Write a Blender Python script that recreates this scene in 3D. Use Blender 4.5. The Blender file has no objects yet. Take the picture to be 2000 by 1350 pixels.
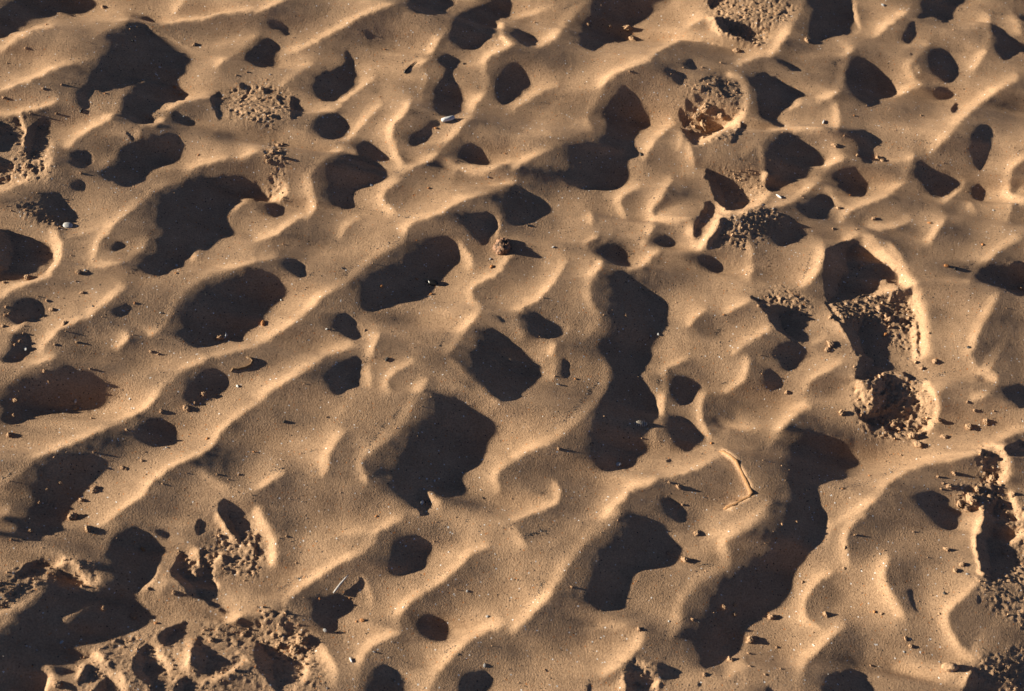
import bpy, bmesh, math, random
import numpy as np
LENS, DIST, PITCH, YAW = 52.0, 1.50, 56.0, 4.5      # camera: looking down at the sand at arm's length
SUN_ELEV = 17.0                                     # low sun, its light travelling along +X
EXPOSURE = 1.36
scene = bpy.context.scene
cd = bpy.data.cameras.new('camera'); cam = bpy.data.objects.new('camera', cd); scene.collection.objects.link(cam)
cd.lens = LENS; cd.sensor_width = 36; cd.clip_start = .05; cd.clip_end = 300
_p, _w = math.radians(PITCH), math.radians(YAW)
cam.rotation_euler = (math.pi/2-_p, 0, _w)
cam.location = (math.sin(_w)*math.cos(_p)*DIST, -math.cos(_w)*math.cos(_p)*DIST, math.sin(_p)*DIST)
cd.dof.use_dof = True; cd.dof.focus_distance = 1.52; cd.dof.aperture_fstop = 9.0
scene.camera = cam
world = bpy.data.worlds.new('World'); scene.world = world; world.use_nodes = True
nt = world.node_tree; bg = nt.nodes['Background']
sky = nt.nodes.new('ShaderNodeTexSky'); sky.sky_type = 'NISHITA'; sky.sun_disc = False
sky.sun_elevation = math.radians(SUN_ELEV); sky.air_density = .22; sky.dust_density = .2; sky.sun_rotation = math.radians(-90)
nt.links.new(sky.outputs[0], bg.inputs[0]); bg.inputs[1].default_value = .05
sl = bpy.data.lights.new('sun', 'SUN'); sl.energy = 5.0; sl.angle = math.radians(.55); sl.color = (1, .885, .70)
sun = bpy.data.objects.new('sun', sl); scene.collection.objects.link(sun)
# a sun lamp shines along its own -Z: turn that to (cos e, 0, -sin e)
sun.rotation_euler = (0, -math.radians(90-SUN_ELEV), 0); sun.location = (-3, 0, 1.5)
vs = scene.view_settings; vs.view_transform = 'Standard'; vs.look = 'None'; vs.exposure = EXPOSURE; vs.gamma = 1
scene.render.resolution_x, scene.render.resolution_y = 1024, 691
# Survey of the sand: tiles of the beach (origin in survey units), then
# S = shaded hollow, P = sharp pit, B = soft dip, R = lit crest line (width, strength first)
TILES = {'A':(0,0),'B':(500,0),'C':(1000,0),'D':(1500,0),'E':(0,350),'F':(500,350),'G':(1000,350),'H':(1500,350),
         'I':(0,700),'J':(500,700),'K':(1000,700),'L':(1500,700),'M':(0,1000),'N':(500,1000),'O':(1000,1000),'P':(1500,1000)}
SURVEY = '''
@A
S -20,300 0,300 60,280 110,250 180,225 270,195 340,170 395,150 390,125 410,100 450,95 520,110 580,115 640,110 670,90 690,40 680,-20 -20,-20
S 790,260 860,225 930,195 1000,170 1060,180 1130,210 1200,250 1290,290 1380,340 1450,370 1490,410 1500,450 1480,500 1440,540 1390,580 1340,610 1250,600 1150,605 1080,612 1000,640 900,670 800,700 730,680 680,720 690,780 650,830 600,820 580,760 600,700 650,660 700,610 720,540 740,480 800,430 830,390 810,320
S 940,820 950,770 990,700 1040,660 1080,640 1200,610 1330,620 1370,680 1450,715 1380,740 1290,770 1220,800 1170,850 1160,920 1110,940 1040,940 990,900 940,870
S 930,1110 1000,1080 1060,1070 1200,1060 1250,1020 1340,1020 1370,1080 1390,1160 1350,1200 1280,1240 1180,1290 1100,1350 1090,1370 800,1370 790,1330 850,1260 900,1200
S 530,1170 580,1140 640,1140 700,1170 720,1210 700,1250 620,1275 560,1260 530,1220
P -20,910 60,920 120,980 165,1050 140,1120 90,1150 -20,1150
P 210,960 300,900 350,880 380,930 365,1000 370,1060 380,1110 330,1170 240,1210 190,1180 180,1110 200,1030
P -20,1180 60,1190 100,1240 80,1290 -20,1330
P 100,900 130,870 150,930 130,950
S 1290,860 1340,830 1370,870 1430,890 1480,900 1500,930 1460,955 1380,940 1320,920
P 1590,740 1650,690 1670,690 1660,740 1680,780 1670,850 1680,900 1650,925 1630,860 1600,800
P 1790,670 1840,620 1890,670 1880,685
S 1040,110 1100,115 1160,140 1210,170 1150,165 1080,145
S 1820,440 1880,380 1940,345 1940,510 1870,480
P 950,990 1030,1050 1000,1060 950,1020
B 280,300,200,70,-25,.45;130,480,150,80,-20,.35;480,560,250,70,-30,.45;250,700,230,60,-15,.4;600,760,120,100,0,.45;1500,90,110,60,0,.4;1650,200,200,80,-25,.45;760,1060,160,60,-30,.5;1500,800,130,70,-10,.4;450,900,150,60,-15,.35;1700,1030,150,60,0,.45;1650,1280,250,50,10,.5;400,1280,120,80,0,.3;1820,500,130,100,-30,.3
R 12 .5 0,380 120,310 250,250 400,215
R 16 .6 690,300 760,240 850,190 950,150
R 16 .6 0,690 120,640 260,590 400,520 500,480 620,455 710,425
R 10 .4 1290,100 1340,40 1400,-10
R 12 .5 1220,180 1380,150 1500,150 1650,110 1800,85 1929,80
R 14 .5 1620,510 1700,440 1800,370 1900,300 1929,280
R 24 .6 500,1110 600,1010 720,940 830,870 870,820 880,760 920,700 1000,650 1060,620
R 16 .6 730,1280 830,1210 900,1150 940,1080 1030,1060 1040,1000
R 12 .5 0,860 100,860 250,820 400,780 420,740
R 16 .5 1060,940 1180,930 1240,870 1300,800 1400,750 1560,735
R 14 .5 1370,1340 1410,1310 1440,1260 1500,1240 1700,1200
R 12 .4 1800,1200 1929,1140
R 10 .8 150,870 170,960 200,1000 180,1090
R 40 .35 380,1080 360,1200 330,1330
@B
S -20,390 0,350 60,300 130,290 180,330 195,380 185,450 180,520 120,525 0,510 -20,500
S 440,600 480,560 540,540 600,520 660,490 680,440 660,380 700,390 740,430 755,490 765,540 780,570 782,620 750,670 690,710 620,755 560,775 500,760 440,720 420,660
S 1150,60 1170,-20 1540,-20 1530,20 1480,70 1420,105 1360,120 1290,125 1230,110 1180,90
S 1480,220 1500,150 1560,110 1640,60 1720,30 1800,-10 1940,0 1940,120 1880,135 1820,170 1800,220 1760,270 1720,320 1660,360 1600,375 1550,365 1510,310 1480,290
S 1340,440 1400,430 1450,410 1510,440 1580,485 1500,500 1490,550 1500,600 1540,640 1575,700 1580,780 1560,840 1510,870 1450,890 1400,870 1350,850 1340,780 1330,700 1350,640 1400,600 1430,540 1400,480
S 1140,1050 1170,1020 1230,990 1290,970 1340,990 1340,1020 1300,1060 1250,1090 1190,1110 1150,1100
S 1290,930 1400,900 1400,935 1360,970 1300,965
S 440,940 480,900 540,870 620,860 680,890 710,940 712,1000 680,1025 620,1045 550,1065 500,1050 460,1010 440,970
S 760,1080 810,1055 870,1070 930,1110 980,1160 985,1185 960,1200 880,1200 830,1180 790,1140
S 560,1280 600,1220 660,1180 730,1150 780,1180 850,1210 930,1240 980,1270 1020,1310 980,1350 930,1380 560,1380
S 1500,1160 1560,1100 1640,1070 1690,1110 1740,1160 1800,1230 1740,1250 1660,1240 1580,1210 1520,1190
S 1790,640 1830,560 1880,500 1940,460 1940,770 1880,790 1830,780 1800,700
P 260,730 310,730 340,800 355,880 300,915 265,900 265,820
S 810,220 850,230 900,280 880,300 850,290
S 70,150 150,160 220,170 225,210 280,280 270,290 200,230 130,210
P 55,690 90,670 130,690 110,720 65,715
P 0,650 30,660 20,685 0,690
P 150,740 180,710 220,790 200,790
B 350,100,250,110,-15,.45;600,280,260,110,-25,.5;950,100,130,60,-20,.3;880,260,120,90,30,.4;820,700,150,60,-30,.35;1350,350,60,60,0,.3;1450,560,120,60,0,.4;100,950,180,70,-15,.45;1820,1100,150,90,-30,.45;1250,1280,200,60,-25,.35;1750,900,140,50,10,.35;1550,1000,180,60,-35,.25;1180,880,90,50,-30,.35
R 12 .5 0,90 80,60 160,20 210,-10
R 18 .5 240,390 380,350 500,270 640,190 780,120 920,60 1080,10
R 16 .5 200,640 260,580 340,520 420,490
R 10 .4 600,830 650,760 740,700 820,640 880,600
R 28 .6 1200,480 1290,430 1310,370 1350,290 1430,220 1490,140 1560,70 1650,20
R 16 .6 1610,850 1640,770 1700,710 1740,640 1720,560 1710,460 1760,410 1880,360 1929,330
R 12 .5 1280,570 1270,640 1220,690
R 20 .7 1160,740 1120,830 1080,890 1010,940 1000,1010 1030,1100 1060,1190 1100,1250
R 8 .3 1240,710 1250,770
R 14 .5 360,990 400,920 460,860 560,840 600,840
R 16 .5 690,1090 690,1040 740,1000 790,940 860,860 950,780
R 12 .6 700,1090 740,1150 810,1200
R 18 .6 360,1340 440,1250 550,1160 690,1100
R 16 .5 1100,1290 1200,1240 1330,1170 1420,1080 1520,980 1570,900 1620,890
R 14 .5 1430,1200 1530,1260 1680,1300 1760,1290 1929,1220
R 18 .8 1840,200 1850,280 1900,340
@C
S 560,160 590,80 610,-20 1230,-20 1200,30 1150,70 1060,110 980,160 920,210 900,260 880,290 800,310 720,310 680,330 660,370 600,390 530,370 510,330 540,260
S 10,250 40,220 100,240 170,270 190,300 185,335 130,365 90,340 40,300 0,290
S -20,470 40,480 90,520 140,580 150,640 130,680 70,720 0,760 -20,770
S 700,790 760,740 830,650 870,655 900,700 960,720 1000,770 1040,810 1060,860 1050,900 1020,950 970,1010 940,1040 930,1070 955,1120 950,1160 900,1210 885,1260 895,1310 905,1370 480,1370 440,1300 450,1220 410,1180 400,1120 440,1090 560,1090 650,1100 720,1160 690,1090 650,1050 730,1000 710,920 690,850
S 1310,470 1360,450 1380,500 1420,535 1360,530 1300,510
S 1120,540 1200,520 1240,560 1390,580 1320,590 1260,600 1320,650 1280,660 1220,620 1160,570
P 1430,660 1470,640 1495,670 1490,710 1450,720 1430,695
P 1365,730 1400,705 1445,750 1420,790 1385,785
P 1300,760 1340,760 1400,810 1400,850 1350,865 1310,830
P 1245,850 1290,820 1350,890 1370,930 1310,960 1260,900
P 1260,940 1330,970 1430,990 1520,960 1600,930 1560,970 1460,1010 1400,1040 1410,1110 1370,1090 1310,1030
P 1530,620 1580,610 1620,650 1600,700 1640,705 1690,745 1620,755 1580,700 1545,680
P 1380,640 1460,590 1530,575 1450,620
P 1500,800 1540,800 1530,900 1470,880
P 1520,130 1600,140 1680,170 1760,190 1820,210 1880,250 1850,300 1770,320 1700,270 1640,270 1580,265 1550,210
P 1470,-10 1590,-10 1580,40 1510,70 1480,60
S 1810,600 1850,560 1940,540 1940,930 1880,900 1850,800 1840,700
P 1690,1000 1740,920 1765,960 1750,1020 1680,1090 1640,1110
P 1450,1270 1530,1290 1600,1320 1680,1370 1450,1370
B 330,450,160,70,10,.4;50,420,100,60,0,.4;250,740,150,50,-30,.4;60,900,120,60,-20,.4;1350,350,160,60,0,.4;1100,480,140,60,-10,.4;1600,420,120,60,0,.4;950,560,150,80,0,.35;1120,1230,110,80,30,.55;1200,1120,100,100,0,.25;200,1250,150,70,-20,.5
R 8 .3 0,150 100,120 220,80 330,40
R 26 .6 200,340 310,280 360,200 420,130 500,50 560,-10
R 12 .5 1040,440 1060,400 1160,340 1260,280 1380,300 1480,310 1680,325
R 20 .6 540,860 640,740 660,660 700,590 790,540 920,490 1030,450
R 12 .5 540,870 600,990
R 16 .3 0,810 110,740 200,680 330,640
R 22 .6 0,1270 100,1200 250,1120 350,1080
R 18 .5 990,1190 1040,1080 1120,990 1200,920
R 12 .5 1310,220 1360,160 1450,130
R 16 .8 1480,130 1520,200 1560,270
R 8 .5 1320,1080 1340,1160 1370,1240
R 8 .4 1260,1000 1280,1060 1250,1140
R 22 .8 1400,1070 1480,1040 1560,980 1640,940
R 18 .4 1700,480 1800,440 1900,410
R 18 1. 1870,1120 1890,1220 1900,1350
R 16 .5 1740,1160 1800,1110 1929,1020
R 22 1. 1640,570 1720,600 1755,680 1765,780 1730,880 1670,950
@D
S 300,200 320,120 335,60 310,-20 660,-20 640,40 630,90 650,150 690,200 685,230 620,250 500,265 430,300 340,310 300,280
S 1140,-20 1560,-20 1530,30 1480,60 1380,70 1400,120 1390,160 1330,175 1280,150 1240,115 1180,130 1110,160 1110,200 1140,250 1110,290 1060,325 1010,300 1010,260 1050,200 1090,160 1150,120 1170,70
S -20,560 80,600 160,650 230,690 240,720 200,770 140,830 80,870 100,920 160,970 60,960 -20,930
S 600,560 620,500 640,440 700,430 770,470 840,520 890,570 940,640 975,690 950,720 860,740 830,770 780,810 740,800 690,750 630,690 600,640
S 1220,380 1280,350 1350,370 1410,420 1440,480 1440,530 1400,590 1380,640 1330,610 1270,560 1230,500 1200,430
S 10,420 100,460 190,490 270,520 250,550 170,530 80,480
S 1240,680 1340,650 1400,690 1410,730 1330,750 1260,740
S 1640,110 1700,180 1740,180 1800,260 1860,300 1940,340 1940,410 1850,410 1820,450 1750,420 1700,350 1720,290 1700,220
S 1510,1000 1560,960 1640,930 1700,980 1730,1050 1700,1100 1660,1130 1650,1200 1620,1290 1560,1290 1550,1180 1530,1080
S 630,1020 680,980 760,980 800,1030 840,1080 810,1110 800,1160 810,1240 740,1240 680,1190 700,1130 660,1080
S -20,1120 60,1050 130,1010 200,1020 270,1070 350,1120 460,1190 420,1240 350,1290 290,1370 -20,1370
S 480,1300 560,1270 640,1270 710,1300 770,1360 480,1370
S 1110,1270 1120,1200 1200,1240 1290,1300 1430,1330 1450,1370 1080,1370
P 1370,820 1440,760 1430,830 1390,855
P 1065,400 1110,370 1090,400
S 1870,110 1940,100 1940,200
B 100,120,110,90,0,.4;160,330,130,60,-10,.35;900,310,100,40,20,.5;820,380,130,40,20,.45;380,560,110,50,0,.3;1400,330,150,60,0,.4;1750,450,150,80,0,.45;1050,860,180,60,0,.3;1200,790,130,50,0,.35;620,900,90,90,0,.35;1700,850,180,150,-40,.5;1400,1180,120,100,0,.35;800,1290,120,60,30,.5;1900,650,100,80,0,.3;1290,130,80,40,-10,.4;300,870,140,60,-10,.25;1050,120,120,80,-40,.3
R 30 .6 250,-10 210,80 150,200 80,300 40,370 0,400
R 12 .5 650,20 640,80 690,200
R 22 .5 1070,0 1050,60 960,130 870,190 800,260
R 18 .4 1140,10 1165,70
R 28 .6 580,410 560,520 540,640 480,710 380,750
R 12 .4 640,350 590,400
R 16 .5 500,790 520,880 520,970 470,1000
R 18 .5 1200,330 1150,380 1070,450 1040,500 1070,580 1140,640
R 8 .3 1120,480 1140,550
R 26 .5 1630,120 1660,220 1650,330 1580,440 1530,520
R 32 .6 1860,570 1750,640 1620,720 1500,820 1420,900 1350,1000 1270,1080 1210,1130
R 12 .5 960,710 1050,670 1130,655
R 12 .4 150,830 240,770
R 12 .5 0,1000 100,970 200,985 420,1010
R 22 .6 330,1350 420,1280 500,1210 560,1190
R 22 .6 1070,1180 1060,1260 1010,1340
R 16 .5 1820,100 1880,170 1880,240
R 16 .5 1800,1340 1830,1250 1929,1180
@E
S 830,20 780,-20 1110,-20 1080,20 1010,50 960,70 900,50
S 310,210 330,130 400,90 460,110 500,180 560,230 590,290 580,330 530,340 480,330 420,355 370,350 330,290
S 540,80 560,20 620,-10 640,30 660,100 610,100
P -20,380 60,385 150,410 260,440 340,470 390,520 400,590 380,660 330,710 260,750 170,768 60,760 -20,750
S 1190,170 1260,120 1380,90 1420,40 1480,-20 1940,-20 1940,160 1860,135 1800,180 1740,240 1730,300 1750,370 1750,430 1700,465 1620,490 1590,535 1540,540 1460,510 1450,560 1400,620 1330,690 1260,720 1190,740 1130,720 1060,680 1020,670 1060,620 1140,590 1200,550 1250,490 1250,420 1200,360 1230,300 1220,220
S 830,520 870,480 940,460 950,490 910,530 850,550
S 1390,1100 1380,1020 1450,900 1520,830 1650,790 1780,740 1940,690 1940,1120 1870,1130 1840,1180 1800,1220 1700,1230 1600,1250 1500,1280 1430,1250 1390,1190
S 150,950 200,900 270,900 330,960 320,1050 220,1060 120,1085 80,1060 110,1000
S 850,1000 900,980 960,940 1000,970 960,1030 890,1060
S 130,1170 200,1140 240,1200 240,1280 200,1350 0,1370 60,1320 100,1250
P 0,-10 80,0 60,25 0,50
B 480,60,90,90,0,.5;1180,220,80,160,-40,.45;900,430,170,90,-20,.5;650,440,120,40,-10,.25;750,740,160,60,-10,.4;950,880,140,90,-20,.3;850,1010,200,100,0,.4;250,880,130,60,0,.35;550,1130,150,50,-25,.3;680,1290,140,50,0,.5;1550,620,150,50,0,.25;1420,1000,60,120,30,.3;1320,80,150,60,-30,.3;900,60,140,80,20,.3;130,1150,60,60,0,.4;1150,560,150,50,-35,.3
R 16 .6 700,640 700,560 740,450 810,380 880,300 1000,210 1100,120 1220,40 1380,5
R 14 .5 700,650 880,640 980,590 1060,520 1100,450
R 16 .5 0,910 100,820 200,780 350,750
R 28 .7 400,400 440,500 430,600 350,720
R 14 .3 500,430 640,400 800,370
R 24 .5 640,1040 750,960 850,870 930,810
R 12 .5 300,1330 330,1240 390,1165 520,1090 640,1040
R 14 .5 880,1270 930,1230 950,1190 930,1160
R 22 .6 1130,1160 1220,1110 1270,1000 1330,900 1400,820 1480,760 1600,710 1740,680 1929,610
R 14 .5 20,1330 50,1210 100,1130 180,1080
R 10 .4 1450,620 1470,560
R 10 .3 1560,1340 1700,1310 1929,1260
R 16 .3 1740,240 1860,150
R 12 .3 0,90 120,50 240,0
@F
P -20,-20 30,30 60,80 110,140 90,165 0,170 -20,170
S 90,190 170,170 220,200 220,260 160,290 110,270 80,230
S 550,80 600,-20 980,-20 900,30 840,60 730,75 740,140 755,200 720,230 650,235 590,200 560,150
S 220,640 270,590 330,620 370,670 385,730 370,760 280,720 220,690
S -20,700 0,690 120,720 190,770 250,810 300,850 270,880 210,910 160,970 120,1030 90,1090 0,1120 -20,1120
S 1570,330 1620,270 1700,260 1800,270 1815,330 1810,400 1780,470 1720,520 1660,470 1600,400
S 780,950 790,860 870,750 960,690 1080,640 1190,590 1250,540 1300,470 1400,430 1490,450 1530,510 1540,580 1520,630 1470,680 1430,740 1380,780 1350,820 1290,870 1240,910 1150,940 1060,970 960,990 860,1005 800,990
S 540,1080 600,1030 680,1010 750,1060 800,1120 805,1170 770,1220 700,1210 620,1150 560,1110
S 1620,1370 1650,1250 1720,1160 1800,1120 1850,1180 1929,1210 1940,1370
S 1780,1010 1850,1030 1890,1090 1870,1100 1820,1050
B 480,380,150,110,-20,.5;300,560,90,60,0,.45;1080,130,120,90,-20,.3;1800,200,160,90,-20,.6;1350,380,200,70,-25,.35;850,850,160,80,-40,.35;450,1000,130,80,-35,.35;1050,1050,150,60,0,.4;1700,870,90,60,0,.45;1050,1270,110,80,0,.45;780,1290,50,70,0,.5;300,1250,200,70,-25,.35;1750,1010,120,50,10,.45;100,650,100,50,-20,.3;1650,560,60,60,0,.3;630,490,60,30,0,.2
R 28 .6 380,-10 390,60 420,150 420,220 380,280
R 14 .5 0,460 130,420 220,360 300,290 390,260
R 20 .6 200,20 230,80 180,150 80,170
R 24 .5 1060,0 950,80 930,130 960,210 1040,260
R 16 .3 620,440 680,340 780,290
R 22 .6 1929,10 1800,60 1650,110 1500,160 1420,220 1340,270 1180,310 1120,370 1100,450
R 26 .6 1100,460 980,520 880,570 800,650 680,760 560,830 470,880 400,960 300,1060 150,1150 0,1230
R 10 .5 1830,270 1820,370 1800,430
R 14 .5 1520,480 1570,550 1620,610 1600,690
R 16 .5 1929,560 1860,620 1830,700 1700,760 1620,810 1600,870 1620,920 1680,950
R 24 .6 1680,960 1650,1020 1580,1100 1520,1200 1430,1310
R 16 .5 910,1170 880,1270 850,1340
R 22 .4 480,1330 600,1290 740,1250
R 14 .3 0,610 150,585
@G
S 440,-20 910,-20 870,30 800,70 700,85 600,75 510,60 460,20
S -20,60 60,40 160,110 260,140 300,200 260,250 200,300 150,340 60,345 -20,370
P 1470,-20 1700,-20 1730,70 1760,130 1800,150 1760,200 1680,240 1620,240 1570,200 1530,160 1500,80
P 1440,220 1480,150 1540,200 1530,260 1480,300 1460,370 1420,400 1390,470 1360,420 1370,340 1400,300
P 1500,450 1550,380 1570,290 1660,300 1660,370 1640,440 1580,500 1520,530 1450,530
P 1800,390 1870,370 1850,420 1810,420
S 640,560 670,510 740,490 850,540 910,570 880,600 940,640 880,655 800,640 720,600
S 1060,480 1140,420 1210,440 1240,480 1200,510 1120,490
S 1390,590 1450,560 1540,590 1590,650 1580,710 1520,700 1440,640
S 780,700 850,690 900,760 1000,820 1090,870 1160,910 1185,970 1170,1050 1155,1100 1170,1170 1160,1240 1100,1300 1040,1370 720,1370 660,1270 680,1180 760,1120 780,1000 790,850
S 60,1040 100,1000 170,1000 250,1040 340,1070 420,1100 440,1140 400,1180 300,1200 200,1210 150,1180 110,1110
S -20,1220 60,1260 150,1310 200,1370 -20,1370
P 1780,870 1840,890 1929,910 1929,1010 1890,1000 1850,940
B 130,80,150,130,0,.55;100,640,90,130,30,.6;720,220,120,60,30,.5;900,200,50,80,-30,.4;1330,100,80,80,0,.35;1150,400,100,60,30,.3;1200,720,180,80,0,.5;1000,660,100,40,0,.3;360,920,80,100,0,.45;680,830,60,180,10,.3;1480,1130,90,100,0,.4;1700,1020,100,60,0,.25;1750,450,120,60,-40,.3;1850,1300,100,50,0,.35;650,430,120,40,0,.25;300,330,60,50,0,.35;450,1290,120,60,-20,.4
R 14 .5 850,280 800,180 800,130 860,90 960,60
R 8 .4 590,240 590,340
R 16 .5 1190,0 1120,110 1040,200 1030,270 1100,310 1330,320
R 16 .5 1060,350 1000,450 980,510
R 20 .6 1330,340 1340,430 1400,520
R 26 .9 1550,280 1500,390 1420,500
R 12 .5 540,530 560,470 640,430
R 22 .65 540,540 600,580 660,600 650,650 620,700 560,780 560,870 590,970 650,1030 620,1110 540,1190
R 22 .55 380,630 330,720 250,830 180,900 60,960 10,1030 40,1130 70,1190
R 18 .5 1100,530 1020,590 960,650 880,670
R 30 .4 1790,640 1760,740
R 14 .5 1790,910 1700,950 1600,1010
R 14 .5 1330,1100 1360,1040 1450,980
R 24 .5 1929,1120 1850,1170 1740,1240 1650,1300
R 14 .5 310,1240 290,1340
R 22 .7 1929,100 1850,190 1700,250
R 10 .7 1560,180 1650,250
R 16 .3 1750,460 1800,540 1780,640
@H
P -20,-20 180,-20 150,40 90,90 0,100 -20,60
S 500,-10 760,-20 785,40 750,100 690,140 620,125 560,80
S 1140,0 1180,-20 1460,-20 1470,30 1420,80 1330,125 1240,120 1180,80
S 1530,90 1570,30 1630,30 1660,100 1640,150 1580,155 1540,130
S 60,340 120,290 200,310 250,370 255,430 210,480 120,510 50,490 50,410
S 280,270 280,210 360,140 450,90 490,170 500,220 440,250 380,320 320,300
P 430,520 530,490 620,465 690,460 740,510 830,590 900,640 990,710 1000,770 960,780 850,740 810,800 780,850 720,890 640,910 560,900 460,950 430,880 420,700
P 640,1030 800,1010 860,1080 900,1110 960,1210 900,1260 900,1300 930,1370 720,1370 690,1300 600,1150 560,1080
P 1040,830 1080,800 1090,870 1060,900 1030,860
P 1110,1050 1140,1060 1150,1200 1155,1350 1130,1350 1125,1200
P 0,960 80,950 180,970 280,990 350,1020 320,1080 270,1130 300,1200 300,1240 240,1240 150,1200 50,1120 0,1060
S 30,1280 100,1230 250,1240 320,1290 360,1370 20,1370
S 1560,740 1640,690 1740,680 1860,640 1940,620 1940,900 1850,890 1770,840 1680,800 1600,780
P 940,1070 1010,1050 1090,1080 1010,1090
P 425,900 470,960 520,1030 600,1130 660,1230 700,1350 672,1350 625,1240 570,1150 500,1060 450,980
B 760,260,130,70,0,.45;1050,170,140,120,0,.4;1400,190,150,50,20,.35;1450,400,140,100,30,.35;1000,420,140,50,0,.3;450,350,120,80,0,.35;1750,1150,170,200,20,.45;1300,1000,120,80,-20,.25;1680,620,100,50,-35,.4;380,820,70,90,0,.3;200,230,120,60,-20,.35;600,1230,50,90,30,.4;350,1180,100,40,0,.3
R 14 .5 0,210 130,190 230,130 310,60 400,0
R 14 .3 440,60 500,170 600,220
R 16 .5 540,320 600,240 700,190 830,150 960,60 1040,0
R 12 .4 730,350 860,375 1000,350 1070,300
R 16 .5 1470,40 1400,100 1320,170
R 10 .3 1500,170 1560,250
R 24 .6 1790,0 1790,90 1840,150 1929,160
R 22 .5 1200,470 1260,380 1320,290
R 34 .6 390,500 380,600 350,700 250,780
R 10 .5 560,470 680,430
R 34 .9 740,480 850,570 960,660 1060,770 1110,900 1150,1050 1170,1300
R 14 .4 890,490 950,540 1030,680
R 26 .4 1880,430 1750,500 1640,600 1550,680 1500,760
R 32 .5 1700,880 1640,1000 1560,1120 1530,1250 1480,1340
R 16 .5 470,950 520,1020 580,1150 640,1230
R 18 .3 450,1180 330,1240
R 20 .8 1100,1080 1100,1250 1120,1350
R 16 .6 820,870 960,820
@I
S 30,480 60,380 20,320 60,230 180,160 300,110 400,90 540,60 600,100 700,110 800,140 880,180 935,230 930,270 860,320 780,380 680,400 560,400 430,400 320,430 220,460 140,490 60,510
S 1370,280 1400,210 1480,140 1560,90 1640,80 1700,110 1735,170 1745,220 1710,270 1640,310 1560,350 1500,370 1400,340
S 1000,540 1060,500 1130,470 1210,460 1290,500 1350,540 1370,590 1330,640 1240,660 1140,660 1080,640 1050,590
S 250,1000 280,900 350,830 480,790 620,740 720,730 780,780 760,850 720,920 700,970 620,1040 570,1110 530,1180 480,1240 440,1310 380,1330 120,1370 110,1290 180,1230 230,1130
S 1130,1270 1200,1290 1280,1310 1300,1370 1190,1340
P 1640,1170 1660,1060 1740,1070 1820,1130 1870,1210 1900,1300 1929,1370 1820,1370 1720,1300 1670,1230
P 1470,1280 1500,1210 1550,1220 1580,1290 1520,1340
S 0,0 190,-20 160,10 90,35 30,30
B 900,60,180,70,-20,.35;650,600,220,70,-25,.35;830,720,100,60,0,.45;1200,200,130,60,-35,.3;1800,700,160,110,-20,.4;1230,1090,110,60,20,.5;1330,1010,100,60,0,.25;1850,330,70,50,0,.3;1080,1200,120,50,-20,.3;1680,880,150,50,20,.35;160,870,60,70,0,.3;1000,550,60,80,0,.3
R 18 .6 0,220 80,150 200,80 330,20 400,-10
R 22 .6 1540,0 1400,60 1290,150 1200,220 1130,320 1040,400 900,460 700,560 500,640 340,710 220,780 130,860 0,950
R 18 .55 1929,330 1800,410 1700,500 1620,590 1580,670 1480,730 1300,800 1180,890 1090,960 1090,1020 950,1100 840,1180 720,1290
R 14 .5 0,1210 50,1160 60,1120
R 20 .25 1500,860 1620,940 1700,980
@J
S 530,180 570,110 640,50 720,10 790,-20 800,20 780,60 785,120 770,190 720,240 650,290 600,290 550,240
S 1180,520 1220,480 1290,440 1300,380 1300,300 1350,280 1450,300 1550,320 1650,360 1770,410 1850,470 1890,520 1870,580 1800,640 1740,730 1680,800 1600,850 1545,890 1540,960 1500,1020 1430,1040 1360,1010 1280,980 1260,990 1290,1060 1330,1100 1300,1120 1310,1180 1240,1170 1200,1130 1170,1080 1060,1000 1100,940 1110,850 1120,750 1180,680 1170,600
S 1640,-20 1680,60 1720,180 1760,250 1830,320 1940,340 1940,-20
B 300,430,200,90,10,.5;1130,150,100,50,-20,.4;700,640,100,70,-30,.35;650,780,80,60,30,.4;720,860,60,90,-40,.4;850,1130,120,130,-30,.45;200,980,120,110,0,.4;100,1150,120,150,0,.35;550,1120,150,120,0,.25;1000,720,100,150,20,.25;1600,1090,160,40,10,.5;1300,240,150,50,10,.3;50,50,150,60,-20,.4;1250,1250,200,60,20,.4
R 28 .5 0,310 100,220 250,140 400,50 480,0
R 16 .3 840,60 850,150 850,220
R 16 .4 1010,280 960,210 1000,130 1080,70 1180,30
R 18 .4 1450,20 1530,80 1610,170
R 18 .4 1640,200 1740,270 1810,350
R 36 .6 1250,170 1190,270 1150,370 1080,480 980,580 880,660 780,740
R 12 .5 780,750 790,840 830,930
R 34 .5 640,540 560,640 510,730 510,830 490,870
R 16 .5 200,860 100,920 0,990
R 16 .5 1260,1000 1380,1100
R 16 .7 0,1180 50,1290 100,1350
R 14 .4 880,1340 980,1240 1090,1190
R 16 .4 1929,770 1830,810 1790,900 1820,1000
@K
S -20,-20 190,-20 240,40 250,90 200,140 90,210 75,260 70,310 0,335 -20,335
S 740,60 700,-20 1060,-20 1010,40 1000,100 1020,180 1040,240 1080,320 1075,420 1085,520 1085,600 1085,690 1020,730 950,800 900,830 780,840 690,865 640,810 580,750 570,640 580,520 620,420 700,340 760,240 780,150
S 1200,180 1210,130 1300,140 1390,170 1460,215 1450,240 1380,270 1370,320 1290,370 1240,330 1220,260
S 1160,510 1230,430 1300,440 1370,500 1430,560 1490,630 1430,670 1340,705 1270,690 1210,640 1190,580
P 1160,780 1190,760 1225,780 1190,795
S 370,120 385,60 370,0 420,-10 440,60 440,130 400,160
S 870,1370 860,1280 920,1210 1010,1200 1080,1260 1150,1310 1200,1370
S 1120,1040 1200,1050 1280,1100 1310,1180 1300,1260 1250,1240 1170,1150
S 1100,940 1150,1010 1130,1030
S 200,1020 250,980 260,1010 210,1050
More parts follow.
